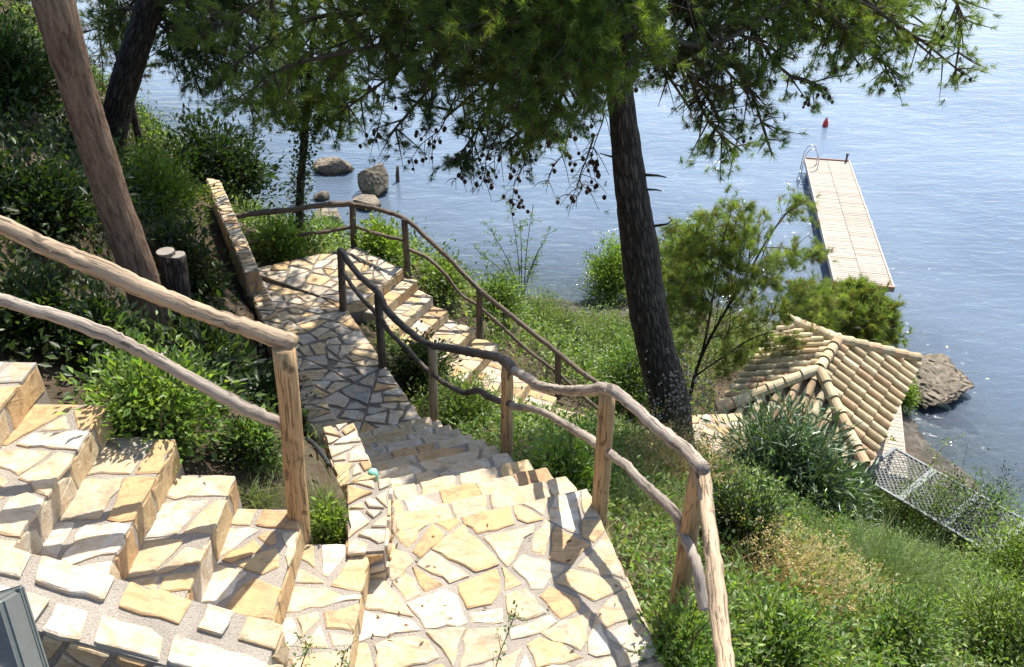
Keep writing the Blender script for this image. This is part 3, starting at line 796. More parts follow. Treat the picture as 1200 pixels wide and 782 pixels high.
add_rail(rb, 'lower_rail', dots([(826, 716), (815, 660), (800, 625), (790, 600), (758, 571), (735, 547), (715, 532), (690, 514), (663, 498), (633, 482), (600, 476)], an2), 0.028, M['rail_grey'], rr_)
add_rail(rb, 'lower_rail', dots([(598, 474), (575, 466), (560, 458), (543, 460), (520, 448), (500, 433), (478, 410), (457, 390), (443, 370), (420, 345), (401, 318)], an2), 0.028, M['rail_dark'], rr_)
for t, bs, m_ in [((820, 548, 3.14), (795, 706, 3.14), 'post'), ((712, 458, 3.83), (702, 604, 3.83), 'post'), ((595, 428, 5.4), (593, 532, 5.4), 'post'),
                  ((507, 406, 7.44), (508, 492, 7.44), 'rail'), ((443, 346, 8.63), (448, 424, 8.63), 'rail_dark'), ((399, 292, 10.1), (402, 358, 10.1), 'rail_dark')]:
    add_post(rb, PD(*t), PD(*bs), 0.050, M[m_], rr_)
settle(rb)

rc = thing('wooden_railing', 'thin dark branch railing across the back of the far landing and down the distant steps', 'railing', tuple(P(415, 290, 8.78)), g)
an3 = [(250, 12.2), (275, 12.1), (413, 12.26), (476, 11.58), (562, 10.97), (654, 10.6), (705, 10.2)]
add_rail(rc, 'top_rail', dots([(268, 256), (300, 250), (340, 246), (375, 241), (414, 239)], an3), 0.044, M['rail_dark'], rr_)
add_rail(rc, 'top_rail', dots([(385, 238), (413, 240), (445, 246), (475, 257), (497, 276), (525, 302), (560, 338), (600, 371), (654, 414), (680, 435), (705, 452)], an3), 0.036, M['rail_dark'], rr_)
add_rail(rc, 'lower_rail', dots([(283, 290), (315, 281), (345, 276), (380, 272), (413, 266)], an3), 0.030, M['rail_dark'], rr_)
add_rail(rc, 'lower_rail', dots([(418, 266), (445, 275), (474, 282)], an3), 0.028, M['rail_dark'], rr_)
add_rail(rc, 'lower_rail', dots([(478, 292), (500, 302), (520, 320), (540, 345), (562, 360), (590, 385), (620, 412), (654, 438), (690, 470), (705, 482)], an3), 0.028, M['rail_dark'], rr_)
for t, bs in [((413, 240, 12.26), (415, 294, 12.26)), ((474, 256, 11.58), (478, 328, 11.58)), ((562, 340, 10.97), (562, 396, 10.97)), ((654, 414, 10.6), (654, 474, 10.6))]:
    add_post(rc, PD(*t), PD(*bs), 0.052, M['rail_dark'], rr_, 0.4)
settle(rc)
# ================================================================== gazebo with a tiled hip roof
rg = np.random.default_rng(21)
EZ, RZ = 3.30, 4.12
HL, HS = 2.28, 1.58
gz = thing('tiled_gazebo', 'small stone kiosk under a hipped roof of sandy barrel tiles by the water', 'gazebo', (GC[0], GC[1], 0.9))
def G3(a, b, z): q = GC + GA * a + GB * b; return np.array([q[0], q[1], z])
TILEC = [(0.43, 0.345, 0.21), (0.48, 0.395, 0.245), (0.38, 0.30, 0.18), (0.51, 0.43, 0.285), (0.41, 0.29, 0.175), (0.44, 0.37, 0.24), (0.46, 0.375, 0.23)]
def arc_tile(mb, a, b, up, r0, r1, rng, lo=0.0, hi=math.pi, n=7, th=0.014, gap_shade=1.0):
    """half-round tile from lower end a to upper end b"""
    t = (b - a) / np.linalg.norm(b - a); sd = np.cross(t, up); sd /= np.linalg.norm(sd); u2 = np.cross(sd, t)
    vs = []
    for p, r in ((a, r0), (b, r1)):
        for rr in (r, r - th):
            for k in range(n):
                an = lo + (hi - lo) * k / (n - 1)
                vs.append(p + sd * math.cos(an) * rr + u2 * math.sin(an) * rr)
    fs = []
    for k in range(n - 1):
        fs.append((k, k + 1, 2 * n + k + 1, 2 * n + k))            # outer
        fs.append((n + k + 1, n + k, 3 * n + k, 3 * n + k + 1))    # inner
        fs.append((k + 1, k, n + k, n + k + 1))                    # lower end
    fs += [(0, 2 * n, 3 * n, n), (n - 1, 2 * n - 1, 4 * n - 1, 3 * n - 1)]
    c = np.array(TILEC[rng.integers(len(TILEC))]) * rng.uniform(0.82, 1.15) * gap_shade
    mb.add(vs, fs, 0, tuple(c))
rm = MB()
def roof_face(o, d, n, L):
    """o eave start, d along the eave, n up-slope in plan, L eave length"""
    rise = (RZ - EZ) / HS
    nr = int(round(L / 0.30)); pw = L / nr
    sl = np.array([n[0], n[1], rise]); upv = np.cross(np.array([d[0], d[1], 0]), sl); upv /= np.linalg.norm(upv)
    if upv[2] < 0: upv = -upv
    # boarding under the tiles
    for r in range(nr):
        tc = (r + 0.5) * pw
        run = min(tc, L - tc, HS)
        if run < 0.1: continue
        ln = 0.40; k = 0; s = -0.06
        sll = math.sqrt(1 + rise * rise)
        while s < run:
            e = min(s + ln / sll + 0.03, run + 0.05)
            if e - s > 0.06:
                dz = 0.035 + rg.normal(0, 0.004)
                w = rg.normal(0, 0.006)
                A = np.array([o[0] + d[0] * (tc + w) + n[0] * s, o[1] + d[1] * (tc + w) + n[1] * s, EZ + rise * s]) + upv * (dz + 0.016)
                B = np.array([o[0] + d[0] * tc + n[0] * e, o[1] + d[1] * tc + n[1] * e, EZ + rise * e]) + upv * dz
                arc_tile(rm, A, B, upv, 0.098, 0.080, rg)
            s += ln / sll; k += 1
        # pan tile between two covers
        tp = (r + 1.0) * pw
        run = min(tp, L - tp, HS)
        if run > 0.1:
            s = -0.03
            while s < run:
                e = min(s + ln / sll + 0.03, run)
                A = np.array([o[0] + d[0] * tp + n[0] * s, o[1] + d[1] * tp + n[1] * s, EZ + rise * s]) + upv * 0.075
                B = np.array([o[0] + d[0] * tp + n[0] * e, o[1] + d[1] * tp + n[1] * e, EZ + rise * e]) + upv * 0.065
                if e - s > 0.05: arc_tile(rm, A, B, upv, 0.10, 0.10, rg, math.pi * 1.1, math.pi * 1.9, 5, gap_shade=0.55)  # pan colour darkened to paint in the shadow between cover rows
                s += ln / sll
cs = [G3(-HL, -HS, EZ), G3(-HL, HS, EZ), G3(HL, HS, EZ), G3(HL, -HS, EZ)]
A_, B_ = G3(HL - HS, 0, RZ), G3(-(HL - HS), 0, RZ)
roof_face(cs[0], GB, GA, 2 * HS); roof_face(cs[1], GA, -GB, 2 * HL); roof_face(cs[2], -GB, -GA, 2 * HS); roof_face(cs[3], -GA, GB, 2 * HL)
deckm = MB()
dz = np.array([0, 0, -0.03])
for f in ([cs[0], cs[1], B_], [cs[1], cs[2], A_, B_], [cs[2], cs[3], A_], [cs[3], cs[0], B_, A_]):
    deckm.add([p + dz for p in f], [tuple(range(len(f)))], 0, (0.30, 0.20, 0.11))
deckm.add([p + dz * 2.5 for p in cs], [(3, 2, 1, 0)], 0, (0.30, 0.2, 0.11))
deckm.hexa([p + dz * 4 + (p - np.array([GC[0], GC[1], EZ])) * -0.03 for p in cs], [p + dz * 2 + (p - np.array([GC[0], GC[1], EZ])) * -0.03 for p in cs], 0, (0.25, 0.16, 0.09))
roof = rm.build('roof', M['tile'], gz)
bd = deckm.build('roof_boarding', M['plank'], roof)
hm = MB()
for a, b in ((cs[0], B_), (cs[1], B_), (cs[2], A_), (cs[3], A_), (B_, A_)):
    L = np.linalg.norm(b - a); n = max(2, int(round(L / 0.40)))
    for k in range(n):
        p, q = lerp(a, b, k / n), lerp(a, b, (k + 1.12) / n)
        if k == n - 1: q = lerp(a, b, 1.0)
        arc_tile(hm, p + [0, 0, 0.125], q + [0, 0, 0.105], np.array([0, 0, 1.0]), 0.135, 0.112, rg, -0.25, math.pi + 0.25, 9, 0.018)
hm.build('ridge_cap', M['tile'], roof)
wb = MB()
WL, WS = 1.95, 1.25
wc = [G3(-WL, -WS, 0.7), G3(-WL, WS, 0.7), G3(WL, WS, 0.7), G3(WL, -WS, 0.7)]
if area2([tuple(p[:2]) for p in wc]) < 0: wc = wc[::-1]
wb.hexa(wc, [p + [0, 0, 2.45] for p in wc], 0)
for k in range(4):
    a, b = wc[k], wc[(k + 1) % 4]
    stones(wb, [a, b, b + [0, 0, 2.4], a + [0, 0, 2.4]], 0.34, 0.03, rg, 0.015, 'warm')
wb.build('wall', [M['mortar'], M['stone']], gz)
for sa, sb in ((-1, -1), (-1, 1), (1, 1), (1, -1)):
    pm = MB(); p = G3(sa * 2.08, sb * 1.38, 0.6)
    pm.box(p + [0, 0, 1.32], (0.13, 0.13, 2.6), 0, (0.30, 0.20, 0.12), np.array([[GA[0], GA[1], 0], [GB[0], GB[1], 0], [0, 0, 1]]))
    pm.build('post', M['plank'], gz)
settle(gz)
for c in roof.children: pass

# ================================================================== bathing jetty
def planks(mb, a, u, v, L, W, pw, rng, th=0.035, gap=0.022, halves=2, base=(0.375, 0.335, 0.28)):
    """boards laid across v, repeated along u from corner a"""
    n = int(L / pw)
    z = np.array([0, 0, 1.0])
    for i in range(n):
        for h in range(halves):
            c = a + u * ((i + 0.5) * pw) + v * (W * (h + 0.5) / halves) + z * rng.normal(0, 0.002)
            col = np.array(base) * rng.uniform(0.86, 1.1) * np.array([1, rng.uniform(0.97, 1.0), rng.uniform(0.93, 1.0)])
            mb.box(c, (pw - gap, W / halves - 0.016, th), 0, tuple(col), np.array([u, v, z]))
rd = np.random.default_rng(31)
DZ = 0.60
NR, FR, FL = P(1046, 337, DZ), P(994, 189, DZ), P(945, 190, DZ)
u = FR - NR; DL = np.linalg.norm(u); u /= DL
v = np.array([-u[1], u[0], 0.0]); DW = abs((FL - FR).dot(v))
jt = thing('jetty', 'long pale plank bathing jetty standing out in the blue sea', 'jetty', (NR[0], NR[1], 0))
mb = MB(); planks(mb, NR, u, v, DL, DW, 0.145, rd); deck = mb.build('deck', M['plank'], jt)
mb = MB()
zz_ = np.array([0, 0, 1.0]); ax = np.array([u, v, zz_])
for s, w in ((-0.03, 1), (DW + 0.03, 1)):
    mb.box(NR + u * DL / 2 + v * s + zz_ * -0.05, (DL + 0.02, 0.055, 0.19), 0, (0.50, 0.41, 0.33), ax)
for s in (-0.03, DL - 0.02):
    mb.box(NR + u * s + v * DW / 2 + zz_ * -0.05, (0.055, DW + 0.12, 0.192), 0, (0.36, 0.20, 0.14), ax)
mb.build('edge_beam', M['plank'], deck)
for k in range(5):
    for s in (0.18, DW - 0.18):
        pm = MB(); p = NR + u * (0.5 + k * (DL - 1.0) / 4) + v * s
        tube(pm, [p + zz_ * -3.2, p + zz_ * -0.04], 0.11, 10, 0, (1, 1, 1))
        pm.build('pile', M['dark_metal'], jt, True)
lad = MB()
for s in (0.25, 0.75):
    b = FL - u * s
    ou = v * 1.0
    tube(lad, catmull([b + v * 0.28 - zz_ * 1.6, b + v * 0.24 - zz_ * 0.2, b + v * 0.20 + zz_ * 0.55, b + v * 0.02 + zz_ * 0.86, b - v * 0.22 + zz_ * 0.80, b - v * 0.38 + zz_ * 0.45, b - v * 0.40 + zz_ * 0.0], 6), 0.024, 8)
for hgt in (-0.25, -0.6, -0.95, -1.3):
    b = FL + v * 0.27 + zz_ * hgt
    tube(lad, [b - u * 0.25, b - u * 0.75], 0.022, 6)
lad.build('ladder', M['steel'], jt, True)
bo = MB(); b = FR - u * 0.15 + v * 0.12
tube(bo, [b, b + zz_ * 0.34], 0.045, 10); tube(bo, [b + zz_ * 0.34, b + zz_ * 0.40], [0.075, 0.06], 10)
bo.build('bollard', M['dark_metal'], jt, True)
settle(jt)
# gangway linking the jetty with the shore
gw = thing('gangway', 'short grey ramp joining the near end of the jetty to the shore', 'gangway', (NR[0], NR[1], 0))
s0 = NR - u * 0.15 + v * (DW * 0.5 + 0.75) - zz_ * 0.12
mb = MB(); planks(mb, s0 - u * 2.6 - v * 1.35, u, v, 2.5, 1.2, 0.16, rd, halves=1, base=(0.3, 0.25, 0.21)); mb.build('deck', M['plank'], gw)
mb = MB()
for s in (-0.02, 1.22):
    mb.box(s0 - u * 1.3 - v * 1.35 + v * s - zz_ * 0.07, (2.6, 0.06, 0.16), 0, (0.3, 0.3, 0.3), ax)
mb.build('side_beam', M['grey_paint'], gw)
settle(gw)

# boardwalk on the water side of the kiosk
bw = thing('boardwalk', 'strip of bleached boardwalk along the seaward side of the tiled kiosk', 'boardwalk', tuple(P(1058, 520, 0.98)))
e0, e1 = P(1061, 530, 1.0), P(1054, 462, 1.0)
u2 = e1 - e0; L2 = np.linalg.norm(u2); u2 /= L2; v2 = np.array([-u2[1], u2[0], 0.0])
mb = MB(); planks(mb, e0 - u2 * 1.0, u2, v2, L2 + 2.5, 1.25, 0.15, rd, halves=1, base=(0.42, 0.36, 0.29)); mb.build('deck', M['plank'], bw)
mb = MB()
for s in (0.02, 1.23):
    mb.box(e0 + u2 * (L2 / 2 + 0.2) + v2 * s - zz_ * 0.095, (L2 + 2.4, 0.07, 0.15), 0, (0.4, 0.34, 0.28), np.array([u2, v2, zz_]))
for k in range(4):
    for s in (0.12, 1.12):
        mb.box(e0 + u2 * (-0.8 + k * 1.5) + v2 * s - zz_ * 0.75, (0.12, 0.12, 1.2), 0, (0.3, 0.25, 0.2))
mb.build('frame', M['plank'], bw)
settle(bw)

# lattice shade panels
pg = thing('lattice_pergola', 'grey metal pergola of crisscross lattice panels beyond the green bushes', 'pergola', tuple(P(1060, 560, 0.9)))
PZ_ = 2.55
k0, k1, k2 = P(1048, 524, PZ_), P(1206, 612, PZ_), P(1010, 560, PZ_)
ul = k1 - k0; Lp = np.linalg.norm(ul); ul /= Lp
vl = np.array([ul[1], -ul[0], 0.0]); Wp = abs((k2 - k0).dot(vl))
if (k2 - k0).dot(vl) < 0: vl = -vl
AX = np.array([ul, vl, zz_]); np_ = 4; pl = (Lp + 0.9) / np_
for i in range(np_):
    fm = MB(); o = k0 + ul * pl * i
    for s in (0.035, pl - 0.035): fm.box(o + ul * s + vl * Wp / 2, (0.07, Wp, 0.05), 0, AX[0] * 0 + 1, AX)
    for s in (0.03, Wp - 0.03): fm.box(o + ul * pl / 2 + vl * s, (pl - 0.15, 0.055, 0.046), 0, AX[0] * 0 + 1, AX)
    fr_ = fm.build('panel_frame', M['grey_paint'], pg)
    lm = MB(); w0, h0 = pl - 0.1, Wp - 0.08
    for sgn, zo in ((1, 0.006), (-1, -0.006)):
        c = -h0 if sgn > 0 else 0.0
        s = c + 0.05
        end = w0 if sgn > 0 else w0 + h0
        while s < end:
            # line x = s + sgn*y, clipped
            pts = []
            for yy in (0, h0):
                xx = s + sgn * yy
                pts.append((xx, yy))
            (xa, ya), (xb, yb) = pts
            ta, tb = 0.0, 1.0
            dx = xb - xa
            for lim, sg in ((0, -1), (w0, 1)):
                pass
            t_lo, t_hi = 0.0, 1.0
            if dx > 0: t_lo, t_hi = max(0, (0 - xa) / dx), min(1, (w0 - xa) / dx)
            else: t_lo, t_hi = max(0, (w0 - xa) / dx), min(1, (0 - xa) / dx)
            if t_hi - t_lo > 0.03:
                A0 = np.array([xa + dx * t_lo, ya + (yb - ya) * t_lo]); B0 = np.array([xa + dx * t_hi, ya + (yb - ya) * t_hi])
                pa = o + ul * (0.05 + A0[0]) + vl * (0.04 + A0[1]) + zz_ * zo; pb = o + ul * (0.05 + B0[0]) + vl * (0.04 + B0[1]) + zz_ * zo
                dd = pb - pa; Ld = np.linalg.norm(dd); dd /= Ld
                lm.box((pa + pb) / 2, (Ld, 0.026, 0.009), 0, (1, 1, 1), np.array([dd, np.cross(zz_, dd), zz_]))
            s += 0.115
    lm.build('lattice_panel', M['lattice'], pg)
for i in (0, 2, 4):
    for s in (0.06, Wp - 0.06):
        pm = MB(); p = k0 + ul * min(pl * i + 0.02, pl * np_ - .05) + vl * s
        gzv = float(terr(np.array([p[0]]), np.array([p[1]]))[0])
        pm.box(np.array([p[0], p[1], (PZ_ + gzv) / 2 - 0.1]), (0.07, 0.07, PZ_ - gzv + 0.1), 0, (1, 1, 1), AX)
        pm.build('post', M['grey_paint'], pg)
settle(pg)

# ================================================================== rocks
from mathutils import noise as mn
def boulder(name, label, c, size, seed, rotz=0.0, group=None, flat=0.5, sub=5, cut=0.74, rug=1.0):
    import bmesh
    bm = bmesh.new(); bmesh.ops.create_icosphere(bm, subdivisions=sub, radius=1.0)
    off = Vector((seed * 13.1, seed * 7.7, seed * 3.3))
    for v_ in bm.verts:
        p = v_.co.copy()
        n0 = mn.noise(p * 0.9 + off); n1 = mn.noise(p * 2.1 + off * 2); n2 = mn.fractal(p * 4.5 + off, 0.8, 2.1, 4)
        # planar cuts make it angular
        rad = 1 + 0.30 * n0 + 0.16 * n1 * rug + 0.05 * n2 * rug
        q = p * rad
        for k in range(14):
            dn = Vector((mn.noise(Vector((seed + k * 3.1, 1.7, 0))) * 2, mn.noise(Vector((seed + k * 5.3, 4.1, 2))) * 2, mn.noise(Vector((seed + k * 2.3, 9.1, 5))) * 2))
            if dn.length < 0.1: continue
            dn.normalize(); ex = q.dot(dn) - cut
            if ex > 0: q = q - dn * ex * 0.85
        q = q + p * 0.035 * rug * mn.fractal(p * 11 + off, 0.7, 2.2, 4)
        v_.co = Vector((q.x * size[0], q.y * size[1], q.z * size[2]))
    me = bpy.data.meshes.new(name); bm.to_mesh(me); bm.free()
    me.polygons.foreach_set('use_smooth', [True] * len(me.polygons)); me.materials.append(M['rock'])
    o = bpy.data.objects.new(name, me); link(o); o.location = tuple(float(x) for x in c); o.rotation_euler = (0, 0, rotz)
    tag(o, label, 'rock', group); return o
g = 'shore boulders'
boulder('boulder', 'flat pale boulder lying farthest out in the water on the left', P(390, 196, 0.18), (1.40, 0.75, 0.62), 3, -0.15, g, cut=0.60, rug=1.5)
boulder('boulder', 'tall angular boulder with a dark flank beside the flat pale one in the sea', P(438, 215, 0.35), (1.02, 0.85, 0.90), 8, 0.3, g, cut=0.60, rug=1.5)
boulder('boulder', 'low tan boulder showing just above the far railing corner', P(432, 240, 0.1), (0.80, 0.6, 0.42), 12, 0.1, g, cut=0.60, rug=1.5)
boulder('boulder', 'rounded grey boulder on the shore behind the ivy wrapped trunk', P(382, 264, 0.3), (0.95, 0.7, 0.62), 17, 0.5, g, cut=0.60, rug=1.5)
boulder('boulder', 'small dark boulder left of the tall angular one', P(377, 232, 0.05), (0.4, 0.35, 0.3), 23, 0.0, g)
boulder('boulder', 'large craggy grey rock in the water right of the tiled roof', P(1082, 444, 0.10), (1.55, 1.75, 0.55), 41, -0.75, g, cut=0.52, rug=2.4, sub=6)
boulder('boulder', 'sunken brown rock just under the surface right of the craggy grey rock', P(1132, 470, -0.42), (0.55, 0.75, 0.3), 31, 0.3, g)
boulder('boulder', 'pale sunken rock under clear water below the pine cones', P(507, 238, -0.32), (0.8, 0.5, 0.25), 37, 0.3, g)

# ================================================================== small things
by = thing('buoy', 'small red buoy floating beyond the end of the jetty', 'buoy', tuple(P(967, 148, 0.0)))
mb = MB(); c = P(967, 148, 0.0)
tube(mb, [c + zz_ * t for t in (-0.22, -0.12, 0.05, 0.2, 0.32, 0.40)], [0.05, 0.11, 0.15, 0.13, 0.08, 0.03], 14)
mb.build('float_body', M['red'], by, True)
mb = MB(); tube(mb, catmull([c + zz_ * 0.38 + np.array([math.cos(a) * 0.06, 0, math.sin(a) * 0.06]) for a in np.linspace(-0.5, 3.6, 8)], 3), 0.016, 6); mb.build('ring', M['dark_metal'], by, True)
settle(by)
c = P(466, 213, 0.0)
mb = MB(); tube(mb, [c - zz_ * 1.2, c + zz_ * 0.3 + np.array([0.015, 0, 0]), c + zz_ * 0.72 + np.array([0.05, 0.02, 0])], [0.09, 0.085, 0.07], 9, jitter=0.08)
o = mb.build('mooring_stake', M['bark_twig'], smooth=True, loc=tuple(c)); o.location = tuple(c)
tag(o, 'thin dark wooden stake standing in the sea right of the boulders', 'stake')
# floodlight in the near left corner
fc = PD(14, 752, 1.62)
lt = thing('floodlight', 'grey metal floodlight housing poking into the bottom left corner', 'lamp', tuple(fc))
import bmesh
def bevel_box(name, size, m, parent, loc, rot, bev=0.012):
    bm = bmesh.new(); bmesh.ops.create_cube(bm, size=1.0)
    for v_ in bm.verts: v_.co = Vector((v_.co.x * size[0], v_.co.y * size[1], v_.co.z * size[2]))
    bmesh.ops.bevel(bm, geom=bm.edges[:], offset=bev, segments=3, affect='EDGES')
    me = bpy.data.meshes.new(name); bm.to_mesh(me); bm.free(); me.materials.append(m)
    a = me.attributes.new('col', 'FLOAT_COLOR', 'POINT'); a.data.foreach_set('color', np.ones(len(me.vertices) * 4, np.float32))
    o = bpy.data.objects.new(name, me); link(o, parent); o.location = loc; o.rotation_euler = rot; return o
hs = bevel_box('housing', (0.15, 0.10, 0.26), M['lamp_grey'], lt, (-0.035, 0.0, 0.0), (math.radians(-32), math.radians(-14), math.radians(8)))
bevel_box('rim', (0.162, 0.02, 0.272), M['lamp_grey'], hs, (0, 0.052, 0), (0, 0, 0), 0.006)
mb = MB(); tube(mb, [(0, -0.05, -0.075), (0, -0.078, -0.075)], [0.024, 0.022], 12, col=(1, 1, 1)); mb.build('bolt', M['steel'], hs, True)
mb = MB(); tube(mb, [(-0.05, 0, 0.12), (-0.05, 0, 0.165), (-0.05, 0, 0.19)], [0.034, 0.034, 0.018], 14); mb.build('knob', M['lamp_grey'], hs, True)
mb = MB(); tube(mb, [(-0.08, -0.02, -1.35), (-0.08, -0.02, -0.16)], 0.016, 8); mb.build('stake', M['dark_metal'], lt, True)

c = P(437, 556, 10.74)
mb = MB(); tube(mb, [c - zz_ * 0.35, c, c + zz_ * 0.03, c + zz_ * 0.045], [0.040, 0.040, 0.034, 0.015], 16)
o = mb.build('pipe_cap', M['mint'], smooth=True, loc=tuple(c)); o.location = tuple(c); tag(o, 'round mint green pipe cap tucked behind the sunlit wall block', 'pipe cap')
hp = [P(362, 528, 10.98), P(372, 541, 10.97), P(380, 556, 10.96), P(388, 573, 10.94), P(391, 584, 10.9)]
hp = [np.array([p[0], p[1], float(terr(np.array([p[0]]), np.array([p[1]]))[0]) + 0.035]) for p in hp]
mb = MB(); tube(mb, catmull(hp, 6), 0.017, 8)
o = mb.build('hose', M['rubber'], smooth=True, loc=tuple(hp[0])); o.location = tuple(hp[0]); tag(o, 'short length of black hose on bare soil behind the handrail post', 'hose')
# ================================================================== vegetation
def hit(px, py, z_off=0.0):
    d = ray(px, py); t = np.linspace(1.5, 60, 6000)
    p = np.array([0, 0, H]) + d[None] * t[:, None]
    g = ground(p[:, 0], p[:, 1]) + z_off
    k = np.argmax(p[:, 2] < np.maximum(g, 0.0))
    q = p[k].copy(); q[2] = max(g[k], 0)
    return q
def depth_of(p): return p[1] * CT - (p[2] - H) * ST
def unit(a): return a / (np.linalg.norm(a, axis=-1, keepdims=True) + 1e-9)

def leaf_mesh(name, C, A, Nn, L, W, col, m, parent=None, curve=0.12, fold=0.18, loc=None):
    C = np.asarray(C); A = unit(A); S = unit(np.cross(A, Nn)); Nn = unit(np.cross(S, A))
    L = np.asarray(L)[:, None]; W = np.asarray(W)[:, None]
    if loc is not None: C = C - np.asarray(loc)
    v0 = C; mid = C + A * L * 0.45
    v1 = mid + S * W / 2 + Nn * W * fold; v3 = mid - S * W / 2 + Nn * W * fold
    v2 = C + A * L - Nn * L * curve
    V = np.stack([v0, v1, v2, v3], 1).reshape(-1, 3)
    n = len(C)
    # two triangles folded on the midrib
    base = (np.arange(n) * 4)[:, None]
    loops = (base + np.array([[0, 1, 2, 0, 2, 3]])).ravel()
    return np_mesh(name, V, loops, 3, m, np.repeat(col, 4, 0), parent)

def blade_mesh(name, C, A, L, W, bend, col, m, parent=None, loc=None, rng=None):
    """long narrow blades bending over under their weight"""
    rng = rng or RNG
    C = np.asarray(C); A = unit(A); n = len(C)
    if loc is not None: C = C - np.asarray(loc)
    L = np.asarray(L)[:, None]; W = np.asarray(W)[:, None]; bend = np.asarray(bend)[:, None]
    r = rng.normal(0, 1, (n, 3)); S = unit(np.cross(A, r))
    hz = A * np.array([1, 1, 0]) + rng.normal(0, 0.1, (n, 3)) * np.array([1, 1, 0]); hz = unit(hz)
    def pt(t): return C + A * L * t + hz * L * bend * t * t * 0.7 - np.array([0, 0, 1]) * L * bend * t * t * 0.55
    V = np.stack([C - S * W / 2, C + S * W / 2, pt(0.4) - S * W * 0.45, pt(0.4) + S * W * 0.45, pt(0.75) - S * W * 0.3, pt(0.75) + S * W * 0.3, pt(1.0)], 1).reshape(-1, 3)
    base = (np.arange(n) * 7)[:, None]
    loops = (base + np.array([[0, 1, 3, 0, 3, 2, 2, 3, 5, 2, 5, 4, 4, 5, 6]])).ravel()
    return np_mesh(name, V, loops, 3, m, np.repeat(col, 7, 0), parent)

PAL = {
 'lime': [(0.190, 0.270, 0.052), (0.149, 0.224, 0.044), (0.224, 0.287, 0.069)],
 'broad': [(0.134, 0.218, 0.050), (0.106, 0.180, 0.046), (0.174, 0.246, 0.066)],
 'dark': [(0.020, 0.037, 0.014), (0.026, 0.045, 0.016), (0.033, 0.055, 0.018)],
 'fine': [(0.156, 0.210, 0.066), (0.186, 0.228, 0.078), (0.126, 0.174, 0.058)],
 'olean': [(0.120, 0.172, 0.098), (0.155, 0.21, 0.125), (0.092, 0.135, 0.07)],
 'dry': [(0.40, 0.31, 0.16), (0.34, 0.25, 0.12), (0.46, 0.37, 0.21)],
 'rush': [(0.121, 0.178, 0.069), (0.161, 0.224, 0.086), (0.207, 0.253, 0.103)],
 'ground': [(0.045, 0.070, 0.022), (0.034, 0.055, 0.018), (0.060, 0.082, 0.026)],
 'brown': [(0.12, 0.075, 0.035), (0.16, 0.10, 0.05), (0.09, 0.055, 0.03)],
}
def pal(rng, key, n, var=0.18):
    a = np.array(PAL[key]); c = a[rng.integers(0, len(a), n)]
    return np.clip(c * rng.normal(1, var, (n, 1)).clip(0.5, 1.6) * rng.normal(1, 0.05, (n, 3)), 0.004, 0.8)

def shrub(name, label, cat, base, R, h, style, seed, group=None, leaf=(0.06, 0.024), stems=46, per=55, stem_r=0.008, mixin=None, squash=1.0, leafmat='leaf', parts=('foliage', 'stem')):
    rng = np.random.default_rng(seed)
    th = thing(name, label, cat, tuple(base), group)
    mb = MB(); Cs, As, cols = [], [], []
    for i in range(stems):
        a = rng.uniform(0, 6.283); el = math.asin(rng.uniform(0.05, 1.0) ** 0.8)
        dead = rng.random() < 0.10
        q = rng.uniform(1.0, 1.25) if dead else rng.uniform(0.62, 1.12)
        tip = np.array([math.cos(a) * math.cos(el) * R * q, math.sin(a) * math.cos(el) * R * q * squash, max(0.08, math.sin(el) * h * q)])
        st = np.array([rng.normal(0, R * 0.10), rng.normal(0, R * 0.10), -0.08])
        mid = (st + tip) / 2 + np.array([rng.normal(0, R * .1), rng.normal(0, R * .1), h * 0.12])
        path = catmull([st, mid, tip], 3)
        tube(mb, path, [stem_r, stem_r * 0.35], 4, cap=False, rng=rng)
        if dead: continue
        t = rng.uniform(0.30, 1.0, per) ** 0.75
        pp = np.array(path); ii = t * (len(pp) - 1); k = np.minimum(ii.astype(int), len(pp) - 2); f = (ii - k)[:, None]
        pos = pp[k] * (1 - f) + pp[k + 1] * f
        spread = min(0.085 * (R + h), 0.16) * rng.uniform(0.6, 1.3)
        pos = pos + rng.normal(0, spread, (per, 3)) * np.array([1, 1, 0.8])
        pos[:, 2] = np.maximum(pos[:, 2], 0.01)
        d = unit(pos - pp[k]) * 0.8 + unit(tip - st)[None] * 0.5 + rng.normal(0, 0.5, (per, 3)) + np.array([0, 0, 0.15])
        Cs.append(pos); As.append(d)
        key = style if (mixin is None or rng.random() > mixin[1]) else mixin[0]
        c = pal(rng, key, per) * rng.uniform(0.72, 1.28)
        cols.append(c)
    C = np.concatenate(Cs); A = np.concatenate(As); c = np.concatenate(cols); n = len(C)
    Nn = np.array([0, 0, 1.0]) + rng.normal(0, 0.55, (n, 3))
    s = rng.uniform(0.6, 1.3, n)
    leaf_mesh(parts[0], C, A, Nn, leaf[0] * s, leaf[1] * s * rng.uniform(0.8, 1.2, n), c, M[leafmat], th)
    mb.build(parts[1], M['stem'], th)
    return th

def shrub_px(name, label, cat, px, pyb, w, hpx, style, seed, group=None, leaf=None, dens=1.0, **k):
    b = hit(px, pyb); d = depth_of(b)
    R = w / 2 * d / 1000; h = max(0.15, hpx * d / 1000 / 0.84 - R * 0.35)
    leaf = leaf or (0.06, 0.026)
    area = (R + h) ** 2 * 2.2
    tot = int(min(9000, max(250, dens * 2.3 * area / (leaf[0] * leaf[1]))))
    stems = int(np.clip(tot / 60, 14, 90)); per = max(10, tot // stems)
    return shrub(name, label, cat, b, R, h, style, seed, group, leaf, stems, per, **k)

